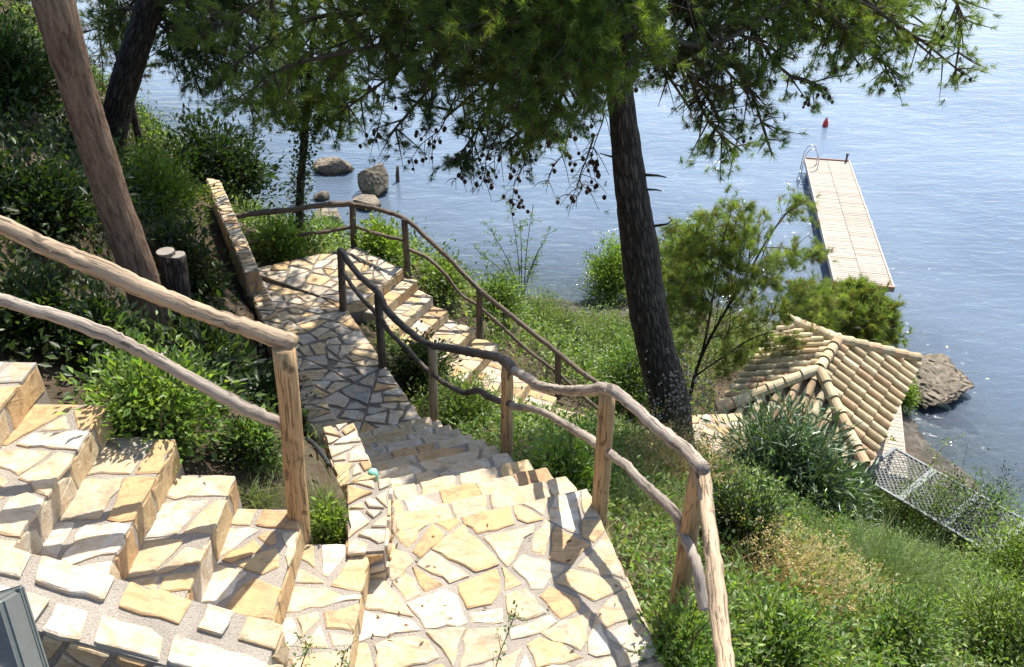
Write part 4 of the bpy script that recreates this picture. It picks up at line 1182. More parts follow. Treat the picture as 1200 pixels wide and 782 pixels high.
# ---- masses nobody could count ---------------------------------------------------------------
def undergrowth(name, label, poly, density, per, height, leaf, keys, seed, ymin=1.2, avoid=None, zmin=0.55, m='leaf', clump=1.0, pad=0.06):
    rng = np.random.default_rng(seed)
    poly = np.array(poly, float); lo, hi = poly.min(0), poly.max(0)
    n = int((hi - lo).prod() * density)
    x = rng.uniform(lo[0], hi[0], n); y = rng.uniform(lo[1], hi[1], n)
    ok = inpoly(x, y, poly) & (y > ymin) & ~blocked(x, y, pad)
    cl = 0.5 + 0.5 * np.sin(x * 1.9 + 1.7 * np.sin(y * 1.3)) * np.sin(y * 2.1 + 1.2 * np.sin(x * 1.1))
    ok &= rng.random(n) < (1 - clump) + clump * (0.25 + 0.9 * cl)
    x, y, cl = x[ok], y[ok], cl[ok]; z = ground(x, y); ok = z > zmin; x, y, z, cl = x[ok], y[ok], z[ok], cl[ok]
    n = len(x)
    hh = height * rng.uniform(0.4, 1.15, n) * (0.55 + 0.7 * cl)
    P0 = np.repeat(np.stack([x, y, z], 1), per, 0); N_ = n * per
    r = np.abs(rng.normal(0, 0.6, N_)); a = rng.uniform(0, 6.283, N_); hr = np.repeat(hh, per)
    t = rng.random(N_) ** 0.7
    off = np.stack([np.cos(a) * r * hr * 0.7, np.sin(a) * r * hr * 0.7, t * hr], 1)
    C = P0 + off
    A = off * np.array([1.2, 1.2, 0.5]) + rng.normal(0, 0.35, (N_, 3)) * hr[:, None] + np.array([0, 0, 0.1]) * hr[:, None]
    Nn = np.array([0, 0, 1.0]) + rng.normal(0, 0.5, (N_, 3))
    kk = np.array(keys, object)
    which = np.repeat(rng.integers(0, len(keys), n), per)
    col = np.zeros((N_, 3))
    for i, key in enumerate(keys):
        s = which == i; col[s] = pal(rng, key, int(s.sum()))
    col *= np.repeat(rng.uniform(0.7, 1.3, n), per)[:, None]
    s = rng.uniform(0.6, 1.35, N_)
    o = leaf_mesh(name, C, A, Nn, leaf[0] * s, leaf[1] * s, np.clip(col, 0.004, .7), M[m])
    o['kind'] = 'stuff'; o['label'] = label
    return o
def grass(name, label, poly, density, per, L, W, keys, seed, bend=0.5, clump=1.0, zmin=0.55, pad=0.03, ymin=1.2, spread=0.05):
    rng = np.random.default_rng(seed)
    poly = np.array(poly, float); lo, hi = poly.min(0), poly.max(0)
    n = int((hi - lo).prod() * density)
    x = rng.uniform(lo[0], hi[0], n); y = rng.uniform(lo[1], hi[1], n)
    cl = 0.5 + 0.5 * np.sin(x * 2.3 + 2 * np.sin(y * 1.7 + seed)) * np.sin(y * 1.8 + 1.5 * np.sin(x * 1.4 + seed))
    ok = inpoly(x, y, poly) & (y > ymin) & ~blocked(x, y, pad) & (rng.random(n) < (1 - clump) + clump * cl)
    x, y = x[ok], y[ok]; z = ground(x, y); ok = z > zmin; x, y, z = x[ok], y[ok], z[ok]
    n = len(x); N_ = n * per
    C = np.repeat(np.stack([x, y, z - 0.02], 1), per, 0) + rng.normal(0, spread, (N_, 3)) * np.array([1, 1, 0])
    A = np.array([0, 0, 1.0]) + rng.normal(0, 0.38, (N_, 3)) * np.array([1, 1, 0.2])
    l = L * rng.uniform(0.45, 1.2, N_) * np.repeat(rng.uniform(0.6, 1.15, n), per)
    which = np.repeat(rng.integers(0, len(keys), n), per); col = np.zeros((N_, 3))
    for i, key in enumerate(keys):
        s = which == i; col[s] = pal(rng, key, int(s.sum()))
    o = blade_mesh(name, C, A, l, W * rng.uniform(0.6, 1.3, N_), bend * rng.uniform(0.4, 1.5, N_), np.clip(col, 0.004, .8), M['grass'], rng=rng)
    o['kind'] = 'stuff'; o['label'] = label
    return o
LEFT = [(-11, 3.9), (-0.7, 3.9), (-0.85, 4.3), (-1.9, 6.2), (-2.75, 7.6), (-4.5, 11.3), (-5.6, 14.6), (-8, 20), (-15, 20), (-15, 4)]
RIGHT = [(0.75, 1.0), (0.6, 4.0), (-0.9, 7.4), (-2.0, 10.2), (-1.6, 10.9), (1.0, 9.4), (4.0, 10.4), (4.3, 13), (7, 12.6), (9.5, 13.5), (13, 12.5), (14, 8), (12, 1)]
BEYOND = [(-4.4, 11.9), (-2.6, 12.3), (-1.6, 11.6), (-0.4, 11.1), (1.3, 10.4), (3.6, 11.4), (4.6, 14), (5.5, 19), (9, 21), (9.5, 24), (-6, 30), (-14, 32), (-14, 20), (-6, 14.8)]
LEFTB = [(-11, 3.9), (-1.3, 4.0), (-1.7, 4.6), (-2.4, 6.2), (-2.95, 7.6), (-4.7, 11.3), (-6.1, 14.6), (-8, 20), (-15, 20), (-15, 4)]
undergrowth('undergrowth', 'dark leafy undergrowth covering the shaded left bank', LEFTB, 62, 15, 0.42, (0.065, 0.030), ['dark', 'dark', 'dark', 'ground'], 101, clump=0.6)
undergrowth('scrub', 'low bright green scrub over the steep right slope', RIGHT, 135, 15, 0.32, (0.052, 0.022), ['broad', 'fine', 'lime', 'broad'], 102, clump=0.55)
undergrowth('hillside_scrub', 'mixed scrub on the slope between the distant steps and the sea', BEYOND, 45, 14, 0.55, (0.085, 0.036), ['fine', 'ground', 'lime', 'broad'], 103, clump=0.8)
grass('grass', 'tufts of green grass scattered over the right slope', RIGHT, 16, 16, 0.34, 0.006, ['rush', 'fine', 'dry'], 104)
grass('bank_grass', 'sparse grass blades on the shaded left bank', LEFT, 26, 14, 0.24, 0.006, ['rush', 'ground', 'fine'], 105)
grass('hillside_grass', 'yellowing grass on the slope above the sea', BEYOND, 14, 12, 0.45, 0.011, ['fine', 'dry', 'rush'], 106)
grass('dry_grass', 'straw coloured dry grass under the near railing', [(0.75, 3.0), (1.7, 3.2), (2.6, 4.8), (2.0, 6.6), (0.6, 6.6), (-0.1, 6.6)], 34, 15, 0.42, 0.005, ['dry', 'fine', 'dry', 'rush'], 107, bend=0.7)

# ---- shrubs ----------------------------------------------------------------------------------
gs = 'shrubs on the hillside'
shrub_px('shrub', 'big dark green bush standing over the end of the narrow rubble wall', 'shrub', 258, 243, 140, 110, 'dark', 1, gs, (0.12, 0.055), dens=1.7)
shrub_px('shrub', 'bright yellow green bush between the dark leaning trunk and the rubble wall', 'shrub', 185, 262, 110, 92, 'lime', 2, gs, (0.075, 0.036))
shrub_px('shrub', 'sunlit green bush in the upper left corner behind the tan trunk', 'shrub', 18, 130, 120, 105, 'ground', 3, gs, (0.085, 0.038), mixin=('broad', 0.35))
shrub_px('shrub', 'light green bush under the left end of the far railing', 'shrub', 332, 304, 66, 52, 'lime', 4, gs, (0.075, 0.034))
shrub_px('shrub', 'leafy bush around the foot of the ivy wrapped trunk', 'shrub', 378, 296, 62, 48, 'broad', 5, gs, (0.075, 0.034), mixin=('lime', 0.5))
shrub_px('shrub', 'bright bush just right of the far railing corner against the sea', 'shrub', 452, 312, 60, 62, 'lime', 6, gs, (0.075, 0.034))
shrub_px('shrub', 'broad leaved bush under the lower rail beside the left flight', 'shrub', 192, 520, 150, 135, 'broad', 7, gs, (0.058, 0.024), mixin=('lime', 0.35), dens=1.1)
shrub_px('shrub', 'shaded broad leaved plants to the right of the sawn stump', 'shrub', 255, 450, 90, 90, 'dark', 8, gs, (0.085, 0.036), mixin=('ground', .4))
shrub_px('shrub', 'mid green weeds between the handrail post and the broad leaved bush', 'shrub', 292, 540, 70, 62, 'broad', 41, gs, (0.045, 0.016), mixin=('ground', .5))
shrub_px('shrub', 'dark low plants under the lower rail in front of the kerb wall', 'shrub', 315, 478, 80, 62, 'dark', 42, gs, (0.06, 0.022), mixin=('ground', .5))
shrub_px('shrub', 'small bright plant at the foot of the handrail post', 'shrub', 388, 632, 42, 52, 'lime', 9, gs, (0.040, 0.017))
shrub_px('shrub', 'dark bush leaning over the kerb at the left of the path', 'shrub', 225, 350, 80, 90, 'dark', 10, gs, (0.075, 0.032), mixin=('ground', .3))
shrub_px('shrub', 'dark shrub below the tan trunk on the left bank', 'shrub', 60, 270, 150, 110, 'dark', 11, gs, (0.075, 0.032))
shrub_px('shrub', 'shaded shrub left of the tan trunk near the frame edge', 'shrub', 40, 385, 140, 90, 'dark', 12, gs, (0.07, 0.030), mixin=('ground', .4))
shrub_px('shrub', 'dark bush growing between the path and the distant steps', 'shrub', 492, 458, 66, 72, 'dark', 13, gs, (0.07, 0.030), mixin=('ground', .5))
shrub_px('shrub', 'feathery green bush below the dark bush beside the path railing', 'shrub', 545, 500, 78, 66, 'fine', 14, gs, (0.055, 0.018), mixin=('broad', .3))
shrub_px('shrub', 'leafy green bush filling the bend of the near railing', 'shrub', 662, 590, 92, 92, 'broad', 15, gs, (0.060, 0.027), mixin=('lime', .4), dens=1.1)
shrub_px('shrub', 'rounded olive green bush right of the distant steps', 'shrub', 640, 400, 90, 72, 'fine', 16, gs, (0.075, 0.026))
shrub_px('shrub', 'grey green bush left of the pine trunk on the slope', 'shrub', 715, 430, 100, 80, 'fine', 17, gs, (0.07, 0.025), mixin=('broad', .4))
shrub_px('shrub', 'tall green weeds at the left foot of the pine trunk', 'shrub', 738, 480, 80, 100, 'broad', 18, gs, (0.075, 0.022), mixin=('fine', .4))
shrub_px('shrub', 'bright leafy bush left of the pine trunk against the water', 'shrub', 715, 348, 72, 72, 'lime', 19, gs, (0.11, 0.05))
shrub_px('shrub', 'bright leafy bush right of the pine trunk against the water', 'shrub', 798, 350, 80, 100, 'lime', 20, gs, (0.10, 0.06), mixin=('broad', .3))
shrub_px('shrub', 'low bush beside the upper treads of the distant steps', 'shrub', 522, 345, 60, 50, 'fine', 21, gs, (0.07, 0.026), mixin=('lime', .3))
shrub_px('shrub', 'bushy scrub above the middle of the far railing', 'shrub', 585, 372, 62, 58, 'fine', 22, gs, (0.075, 0.028), mixin=('broad', .5))
shrub_px('shrub', 'dark leaved shrub low on the shaded bank under the handrail', 'shrub', 120, 420, 110, 90, 'dark', 40, gs, (0.07, 0.03), mixin=('broad', .2))
g2 = 'shrubs on the right slope'
shrub_px('shrub', 'mound of bright leaves growing over the near railing foot', 'shrub', 795, 800, 105, 115, 'lime', 23, g2, (0.038, 0.018), mixin=('broad', .4), dens=1.0)
shrub_px('shrub', 'green bush at the bottom edge right of the near railing', 'shrub', 905, 775, 120, 95, 'broad', 24, g2, (0.042, 0.019), mixin=('lime', .4))
shrub_px('shrub', 'bushy green shrub at the bottom between the straw grass and the corner', 'shrub', 1045, 775, 130, 90, 'broad', 25, g2, (0.045, 0.018), mixin=('fine', .5))
shrub_px('shrub', 'fine leaved shrub in the bottom right corner', 'shrub', 1160, 770, 140, 110, 'fine', 26, g2, (0.045, 0.017), mixin=('lime', .4))
shrub_px('shrub', 'dark green bush in front of the right end of the lattice panels', 'shrub', 1122, 655, 140, 135, 'broad', 27, g2, (0.06, 0.026), mixin=('dark', .5))
shrub_px('shrub', 'mid green bush covering the lower edge of the lattice panels', 'shrub', 1066, 640, 110, 108, 'broad', 43, g2, (0.06, 0.024), mixin=('fine', .4))
shrub_px('shrub', 'light green bush below the lattice at the right edge', 'shrub', 1190, 695, 110, 110, 'lime', 28, g2, (0.055, 0.024))
shrub_px('shrub', 'low green bush between the oleander and the lattice', 'shrub', 1010, 615, 110, 68, 'broad', 29, g2, (0.065, 0.024), mixin=('fine', .4))
shrub_px('shrub', 'dark bush hugging the outer side of the near railing', 'shrub', 858, 640, 90, 90, 'dark', 30, g2, (0.05, 0.022), mixin=('ground', .6))
shrub_px('oleander', 'large oleander with long grey green leaves in front of the tiled roof', 'oleander', 908, 588, 165, 128, 'olean', 31, None, (0.21, 0.032), dens=1.0, leafmat='olean', mixin=('broad', .15))
shrub_px('oleander', 'smaller oleander spilling downhill below the roof eave', 'oleander', 965, 615, 110, 85, 'olean', 32, None, (0.19, 0.030), dens=1.0, leafmat='olean', mixin=('broad', .3))
shrub_px('shrub', 'leafy sprig standing at the water side corner of the tiled roof', 'shrub', 1053, 478, 30, 40, 'lime', 33, g2, (0.10, 0.05))

def blade_clump(name, label, cat, px, py, n, L, W, spread, key, seed, bend, lean=0.45, heads=None, group=None):
    rng = np.random.default_rng(seed); b = hit(px, py)
    th = thing(name, label, cat, tuple(b), group)
    C = rng.normal(0, spread, (n, 3)) * np.array([1, 1, 0]); C[:, 2] = -0.03
    gzv = ground(b[0] + C[:, 0], b[1] + C[:, 1]) - b[2]; C[:, 2] += gzv
    A = np.array([0, 0, 1.0]) + rng.normal(0, lean, (n, 3)) * np.array([1, 1, 0.1])
    l = L * rng.uniform(0.5, 1.15, n)
    blade_mesh('blade_tuft', C, A, l, W * rng.uniform(0.7, 1.2, n), bend * rng.uniform(0.4, 1.5, n), np.clip(pal(rng, key, n), .01, .8), M['grass'], th, rng=rng)
    if heads:
        k = rng.choice(n, heads, replace=False); A_ = unit(A[k]); tip = C[k] + A_ * l[k][:, None]
        per = 14; N_ = heads * per
        CC_ = np.repeat(tip, per, 0) + rng.normal(0, 0.022, (N_, 3))
        leaf_mesh('seed_head', CC_, rng.normal(0, 1, (N_, 3)) + np.array([0, 0, .4]), rng.normal(0, 1, (N_, 3)), np.full(N_, 0.022), np.full(N_, 0.010), np.clip(pal(rng, 'dry', N_) * 1.35, 0, .8), M['grass'], th)
    return th
gg = 'grass clumps on the right slope'
blade_clump('grass_clump', 'wide clump of straw coloured dry grass on the slope below the oleander', 'grass', 925, 690, 1000, 0.50, 0.0055, 0.17, 'dry', 51, 0.55, heads=160, group=gg)
blade_clump('grass_clump', 'second patch of dry straw grass closer to the spiky green rush', 'grass', 990, 705, 420, 0.40, 0.0055, 0.12, 'dry', 52, 0.6, heads=60, group=gg)
blade_clump('rush_clump', 'spiky green rush with long arching blades right of the straw grass', 'grass', 1035, 685, 1300, 0.80, 0.007, 0.22, 'rush', 53, 0.42, 0.5, group=gg)
blade_clump('rush_clump', 'taller thin rush blades behind the spiky green rush', 'grass', 1075, 650, 700, 0.85, 0.007, 0.2, 'rush', 54, 0.40, 0.45, group=gg)
blade_clump('grass_clump', 'dry grass with seed heads leaning on the near railing', 'grass', 790, 560, 900, 0.62, 0.005, 0.18, 'dry', 55, 0.5, heads=160, group=gg)
blade_clump('grass_clump', 'yellow green grass on the slope right of the railing bend', 'grass', 745, 600, 900, 0.42, 0.006, 0.2, 'fine', 56, 0.6, group=gg)
blade_clump('grass_clump', 'green grass tuft on bare soil left of the handrail post', 'grass', 318, 545, 320, 0.26, 0.005, 0.05, 'rush', 57, 0.6, group='grass clumps by the handrail post')
blade_clump('grass_clump', 'short grass between the handrail post and the stepped wall block', 'grass', 378, 600, 300, 0.24, 0.005, 0.045, 'fine', 58, 0.6, group='grass clumps by the handrail post')
blade_clump('grass_clump', 'thin grass on the soil just above the bright block end', 'grass', 300, 590, 260, 0.22, 0.005, 0.05, 'fine', 59, 0.7, group='grass clumps by the handrail post')
# weed with pale seed heads before the pine trunk
rng = np.random.default_rng(60); b = hit(785, 545)
th = thing('flowering_weed', 'tall thin weed dotted with pale seed heads in front of the pine trunk', 'weed', tuple(b))
mb = MB(); fl_ = []
for i in range(34):
    a = rng.uniform(0, 6.283); r = abs(rng.normal(0, 0.30)); tip = np.array([math.cos(a) * r, math.sin(a) * r, rng.uniform(0.55, 1.25)])
    tube(mb, catmull([rng.normal(0, .05, 3) * [1, 1, 0] - [0, 0, .05], tip * 0.55 + [0, 0, .1], tip], 3), [0.004, 0.002], 4, cap=False, rng=rng)
    for k in range(rng.integers(3, 8)): fl_.append(tip + rng.normal(0, 0.06, 3))
mb.build('stem', M['stem'], th)
hb = MB()
for p in fl_: tube(hb, [p + [0, 0, -.013], p, p + [0, 0, .013]], [0.004, 0.013, 0.005], 6, col=(1, 1, 1))
hb.build('seed_head', M['dry_wood'], th)['kind'] = 'stuff'

def sprig(name, label, cat, pts, leaf, n, key, seed, r=0.006, spread=0.05, m='stem', side=6):
    rng = np.random.default_rng(seed); base = np.array(pts[0])
    th = thing(name, label, cat, tuple(base))
    mb = MB(); path = [p - base for p in catmull(pts, 8)]; tube(mb, path, [r, r * 0.4], 6, rng=rng)
    pp = np.array(path); ends = []
    for i in range(side):
        k = rng.integers(int(len(pp) * 0.2), len(pp) - 1); d = unit(rng.normal(0, 1, 3) + [0, 0, .5]) * spread * rng.uniform(1.5, 4)
        tube(mb, catmull([pp[k], pp[k] + d * .5 + [0, 0, .01], pp[k] + d], 3), [r * 0.5, r * .25], 4, rng=rng); ends += [pp[k] + d * f for f in (0.4, .7, 1)]
    mb.build('stem', M[m], th, True)
    ends = np.concatenate([pp[int(len(pp) * .15):], np.array(ends)])
    C = ends[rng.integers(0, len(ends), n)] + rng.normal(0, spread * 0.35, (n, 3))
    A = rng.normal(0, 1, (n, 3)) + np.array([0, 0, .5]); Nn = np.array([0, 0, 1.0]) + rng.normal(0, .5, (n, 3)); s = rng.uniform(.6, 1.25, n)
    leaf_mesh('foliage', C, A, Nn, leaf[0] * s, leaf[1] * s, pal(rng, key, n), M['leaf'], th)
    return th
q0 = hit(1200, 670)
sprig('bramble', 'arching reddish bramble shoot in front of the lattice at the right edge', 'bramble', [PD(1212, 680, q0[1]), PD(1195, 640, q0[1]), PD(1160, 595, q0[1] + .1), PD(1120, 562, q0[1] + .2), PD(1085, 545, q0[1] + .3)], (0.055, 0.036), 70, 'lime', 61, 0.009, 0.08)
q1 = hit(1085, 600)
sprig('bramble', 'thin leafy shoot reaching up across the lattice and beach', 'bramble', [PD(1060, 610, q1[1]), PD(1085, 555, q1[1]), PD(1110, 520, q1[1]), PD(1145, 505, q1[1] + .1)], (0.07, 0.045), 60, 'lime', 62, 0.008, 0.09)
sprig('bramble', 'leafy shoot in front of the craggy rock and boardwalk', 'bramble', [hit(985, 600), PD(1000, 540, hit(985, 600)[1]), PD(1015, 505, hit(985, 600)[1]), PD(1055, 520, hit(985, 600)[1])], (0.08, 0.05), 50, 'lime', 63, 0.008, 0.09)
sprig('weed_sprig', 'slender dark weed sprig rising from the bottom edge of the landing', 'weed', [PD(568, 840, 2.15), PD(583, 775, 2.2), PD(598, 735, 2.22), PD(606, 708, 2.25)], (0.018, 0.009), 60, 'broad', 64, 0.003, 0.022, side=9)
sprig('weed_sprig', 'small herb sprouting at the bottom edge beside the parapet end', 'weed', [PD(345, 830, 2.1), PD(352, 785, 2.12), PD(360, 760, 2.12), PD(350, 748, 2.15)], (0.016, 0.009), 110, 'broad', 65, 0.003, 0.03, side=12)
sprig('weed_sprig', 'low herb sprouting from the landing joint right of the parapet end', 'weed', [PD(392, 830, 2.1), PD(398, 790, 2.12), PD(402, 770, 2.12), PD(406, 762, 2.15)], (0.016, 0.009), 60, 'broad', 66, 0.003, 0.025, side=8)

# ---- trees -----------------------------------------------------------------------------------
NEED = [(0.140, 0.200, 0.045), (0.170, 0.235, 0.052), (0.100, 0.150, 0.040), (0.195, 0.245, 0.06)]
def needles(name, T, D, rng, m, parent, n=32, L=0.10, w=0.0042, cols=None, sp=(0.25, 1.15)):
    T = np.asarray(T); D = unit(np.asarray(D)); k = len(T); N_ = k * n
    d = np.repeat(D, n, 0); c = np.repeat(T, n, 0)
    r = rng.normal(0, 1, (N_, 3)); pr = unit(np.cross(d, r))
    ang = rng.uniform(sp[0], sp[1], N_)[:, None]
    dirn = d * np.cos(ang) + pr * np.sin(ang)
    back = rng.uniform(0, 0.6, N_)[:, None] * L
    c = c - d * back
    l = (L * rng.uniform(0.65, 1.15, N_) * np.repeat(rng.uniform(0.8, 1.15, k), n))[:, None]
    sd_ = unit(np.cross(dirn, rng.normal(0, 1, (N_, 3)))) * w / 2
    V = np.stack([c - sd_, c + sd_, c + dirn * l], 1).reshape(-1, 3)
    base = np.array(cols if cols is not None else NEED)
    cc = base[rng.integers(0, len(base), k)] * rng.uniform(0.7, 1.3, (k, 1))
    col = np.repeat(cc, n, 0) * rng.uniform(0.8, 1.2, (N_, 1))
    return np_mesh(name, V, np.arange(N_ * 3), 3, m, np.repeat(col, 3, 0), parent)
def ico_cone(mb, p, r, rng):
    tube(mb, [p + [0, 0, r * 1.3], p + [0, 0, r * 0.75], p, p - [0, 0, r * 0.8], p - [0, 0, r * 1.25]], [r * .25, r * .85, r * 1.05, r * 0.75, r * 0.2], 8, jitter=0.10, rng=rng)
CONES = {}
def branch(tree, start, end, rng, r0=0.03, twigs=20, tl=0.45, sag=0.15, nn=30, L=0.10, w=0.0042, cones=0, cols=None, bark='bark_twig', tufts=(2, 5), t0=0.30, bare=0.0, lift=0.35):
    start = np.array(start); end = np.array(end); ln = np.linalg.norm(end - start)
    mid = lerp(start, end, 0.5) + np.array([0, 0, ln * sag]) + rng.normal(0, 0.05 * ln, 3)
    path = catmull([start, lerp(start, mid, .5) + rng.normal(0, .03 * ln, 3), mid, lerp(mid, end, .5) + rng.normal(0, .03 * ln, 3), end], 5)
    mb = MB(); tube(mb, path, [r0, r0 * 0.3], 6, rng=rng, jitter=.06)
    pp = np.array(path); T, D, CP_ = [pp[-1]], [pp[-1] - pp[-2]], []
    for i in range(twigs):
        t = t0 + (1 - t0) * rng.random() ** 0.8; k = min(int(t * (len(pp) - 1)), len(pp) - 2)
        ax_ = unit(pp[k + 1] - pp[k]); rd_ = rng.normal(0, 1, 3); rd_[2] *= 0.6
        d = unit(ax_ * rng.uniform(0.3, 1.0) + unit(np.cross(ax_, rd_)) * 1.0 + np.array([0, 0, rng.uniform(-0.5, 0.4)]))
        l = tl * rng.uniform(0.5, 1.2) * (1.15 - 0.5 * t)
        droop = np.array([0, 0, -l * rng.uniform(0.05, 0.35)])
        tp = catmull([pp[k], pp[k] + d * l * 0.5, pp[k] + d * l + droop + np.array([0, 0, l * lift * 0.5])], 3)
        tube(mb, tp, [r0 * 0.28 + 0.002, 0.0022], 4, cap=False, rng=rng)
        tp = np.array(tp)
        if rng.random() >= bare:
            for j in range(rng.integers(tufts[0], tufts[1] + 1)):
                f = rng.uniform(0.45, 1.0) if j else 1.0
                q = tp[min(int(f * (len(tp) - 1)), len(tp) - 1)] + rng.normal(0, 0.035, 3)
                T.append(q); D.append(d + rng.normal(0, 0.45, 3) + np.array([0, 0, lift]))
        if rng.random() < cones:
            for _ in range(rng.integers(1, 4)): CP_.append(tp[rng.integers(2, len(tp))] + rng.normal(0, 0.03, 3) - np.array([0, 0, .03]))
    br = mb.build('branch', M[bark], tree, True)
    needles('needles', T, D, rng, M['needle'], br, nn, L, w, cols)
    CONES.setdefault(tree.name, []).extend([(br, p) for p in CP_])
    return br
def finish(tree):
    """settle a tree modelled in world space onto its base"""
    settle(tree)

rt = np.random.default_rng(77)
# 1) the big pine
tb = PD(797, 512, 7.6)
pine = thing('pine_tree', 'big dark barked pine in the middle with cones on drooping branches over the steps', 'tree', tuple(tb))
tp = [PD(787, 548, 7.62), PD(787, 508, 7.6), PD(783, 465, 7.58), PD(769, 412, 7.54), PD(757, 350, 7.5), PD(749, 290, 7.45), PD(740, 225, 7.4), PD(731, 150, 7.4), PD(724, 90, 7.4), PD(714, 10, 7.45), PD(702, -90, 7.55), PD(690, -220, 7.8), PD(690, -380, 8.2)]
tpath = catmull(tp, 7)
mb = MB(); tube(mb, tpath, [0.30, 0.24, 0.214, 0.200, 0.190, 0.176, 0.150, 0.122, 0.108, 0.095, 0.08, 0.06, 0.03], 22, jitter=0.035, rng=rt)
for (px, py, d, ex, ey, r) in [(760, 205, 7.38, 781, 208, .016), (762, 222, 7.38, 776, 224, .012), (728, 185, 7.3, 703, 180, .014), (775, 265, 7.4, 788, 258, .014), (735, 62, 7.3, 700, 70, .02)]:
    tube(mb, [PD(px - 8 if ex > px else px + 8, py, d), PD((px + ex) / 2, py + (ey - py) * .3, d - .02), PD(ex, ey, d - 0.1)], [r, r * 0.3], 6, rng=rt)
mb.build('trunk', M['bark_dark'], pine, True)
def tz(y):     # point on trunk near photo row y
    i = int(np.argmin([abs(391 - 1000 * ((p[2] - H) * CT + p[1] * ST) / -depth_of(p) * -1 - y) for p in tpath])); return tpath[i]
EN_L = [(215, 55, 8.8), (285, 125, 8.8), (350, 70, 9.2), (330, 20, 9.0), (395, 135, 8.8), (420, 60, 8.2), (455, 160, 8.2), (430, 20, 8.2), (490, 110, 7.8), (500, 45, 7.6), (530, 195, 8.3), (560, 130, 7.6), (545, 70, 7.2), (590, 175, 7.8), (600, 100, 7.2), (625, 60, 7.0), (640, 160, 7.4), (660, 110, 6.9), (680, 60, 6.8), (690, 130, 7.0), (720, 40, 6.8), (745, 75, 6.7), (650, 20, 7.0), (580, 20, 7.4), (500, 10, 7.9), (700, 95, 6.7), (380, 95, 9.4), (260, 85, 9.2), (610, 140, 7.0), (470, 75, 8.4), (540, 30, 8.0), (520, 140, 7.9)]
EN_R = [(790, 90, 8.2), (830, 60, 8.4), (850, 150, 9.0), (905, 182, 9.2), (880, 110, 9.0), (930, 70, 9.4), (960, 100, 9.6), (1000, 60, 9.8), (1045, 95, 10.2), (1130, 88, 10.6), (1085, 30, 10.6), (1040, 15, 10.4), (900, 25, 9.2), (960, 15, 9.6), (840, 15, 8.6), (1010, 80, 10.0), (1100, 72, 10.6), (1118, 98, 10.6), (1060, 92, 10.2), (1080, 55, 10.5), (1030, 50, 10.2), (930, 40, 9.4), (985, 35, 9.8), (870, 178, 9.4), (810, 130, 8.8)]
for i, (px, py, d) in enumerate(EN_L):
    s = tz(rt.uniform(-160, 60)); e = PD(px, py, d)
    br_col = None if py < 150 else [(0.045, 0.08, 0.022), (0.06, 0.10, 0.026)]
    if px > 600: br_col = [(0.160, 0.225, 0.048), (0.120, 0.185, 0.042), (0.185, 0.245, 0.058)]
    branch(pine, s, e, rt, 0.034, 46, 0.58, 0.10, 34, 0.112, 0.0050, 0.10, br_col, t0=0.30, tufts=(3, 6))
for i, (px, py, d) in enumerate(EN_R):
    s = tz(rt.uniform(-200, 20)); e = PD(px, py, d)
    dead = 780 < px < 900 and py < 160
    branch(pine, s, e, rt, 0.036, 38, 0.58, 0.06, 32, 0.11, 0.0056, 0.45 if dead else 0.18, [(0.10, 0.075, 0.03), (0.07, 0.09, 0.028), (0.055, 0.08, 0.025)] if dead else None, bare=0.25 if dead else 0.0, t0=0.34 if px > 950 else .3, tufts=(3, 6))
for (px, py, d) in [(560, 225, 8.2), (600, 245, 8.3), (640, 215, 8.0), (530, 215, 8.4), (580, 205, 8.0), (670, 235, 7.9), (690, 195, 7.6), (610, 200, 7.9), (480, 190, 8.6), (440, 165, 8.8)]:     # bare drooping cone twigs
    e = PD(px, py, d); s = PD(px + rt.uniform(15, 60), py - rt.uniform(70, 110), d - 0.3)
    branch(pine, s, e, rt, 0.010, 17, 0.30, 0.02, 16, 0.075, 0.0044, 0.50, [(0.045, 0.075, 0.02), (0.07, 0.10, 0.026)], tufts=(0, 1), bare=0.5, t0=0.1, lift=-0.1)
for (x, y, z) in [(-1.2, 11.0, 14.6), (-2.2, 11.8, 15.2), (0.0, 10.8, 15.0), (-0.6, 12.6, 15.4), (-1.8, 10.2, 14.0), (0.3, 9.6, 14.6), (-2.8, 10.6, 14.6), (-3.2, 12.6, 15.4), (0.4, 11.6, 15.8), (-1.0, 9.4, 14.2), (2.6, 8.6, 15.4), (3.4, 9.6, 15.8), (1.4, 8.8, 16.4), (-0.4, 13.6, 15.8), (-2.0, 13.4, 15.8), (0.4, 8.9, 14.4), (-0.4, 9.2, 14.2), (-1.6, 11.4, 14.0), (-0.6, 11.6, 14.0), (0.2, 12.6, 14.6), (-1.2, 12.4, 14.2), (0.8, 10.4, 14.8), (-2.4, 12.2, 14.2), (-1.4, 14.8, 15), (-0.6, 14.4, 15), (-2.2, 15.2, 15.2), (-2.0, 14.0, 14.6), (-0.3, 15, 15.4), (-1.0, 13.6, 14.2), (-1.8, 13.0, 14.0), (-2.8, 14.4, 15), (-0.2, 11.0, 13.8), (-0.8, 10.4, 13.9)]:
    branch(pine, tpath[int(rt.uniform(0.80, 0.97) * (len(tpath) - 1))], (x, y, z), rt, 0.045, 44, 0.85, 0.06, 32, 0.14, 0.014, 0.0, t0=0.4, tufts=(3, 5))
allc = CONES.get(pine.name, [])
order = rt.permutation(len(allc)); shown = 0; rest = MB()
for k in order:
    br, p = allc[k]
    if shown < 100:
        cm = MB(); ico_cone(cm, np.array(p), 0.019 * rt.uniform(0.8, 1.2), rt); cm.build('pine_cone', M['cone'], pine, True); shown += 1
    else: ico_cone(rest, np.array(p), 0.019 * rt.uniform(0.8, 1.2), rt)
ro = rest.build('pine_cones', M['cone'], pine, True); ro['kind'] = 'stuff'
finish(pine)

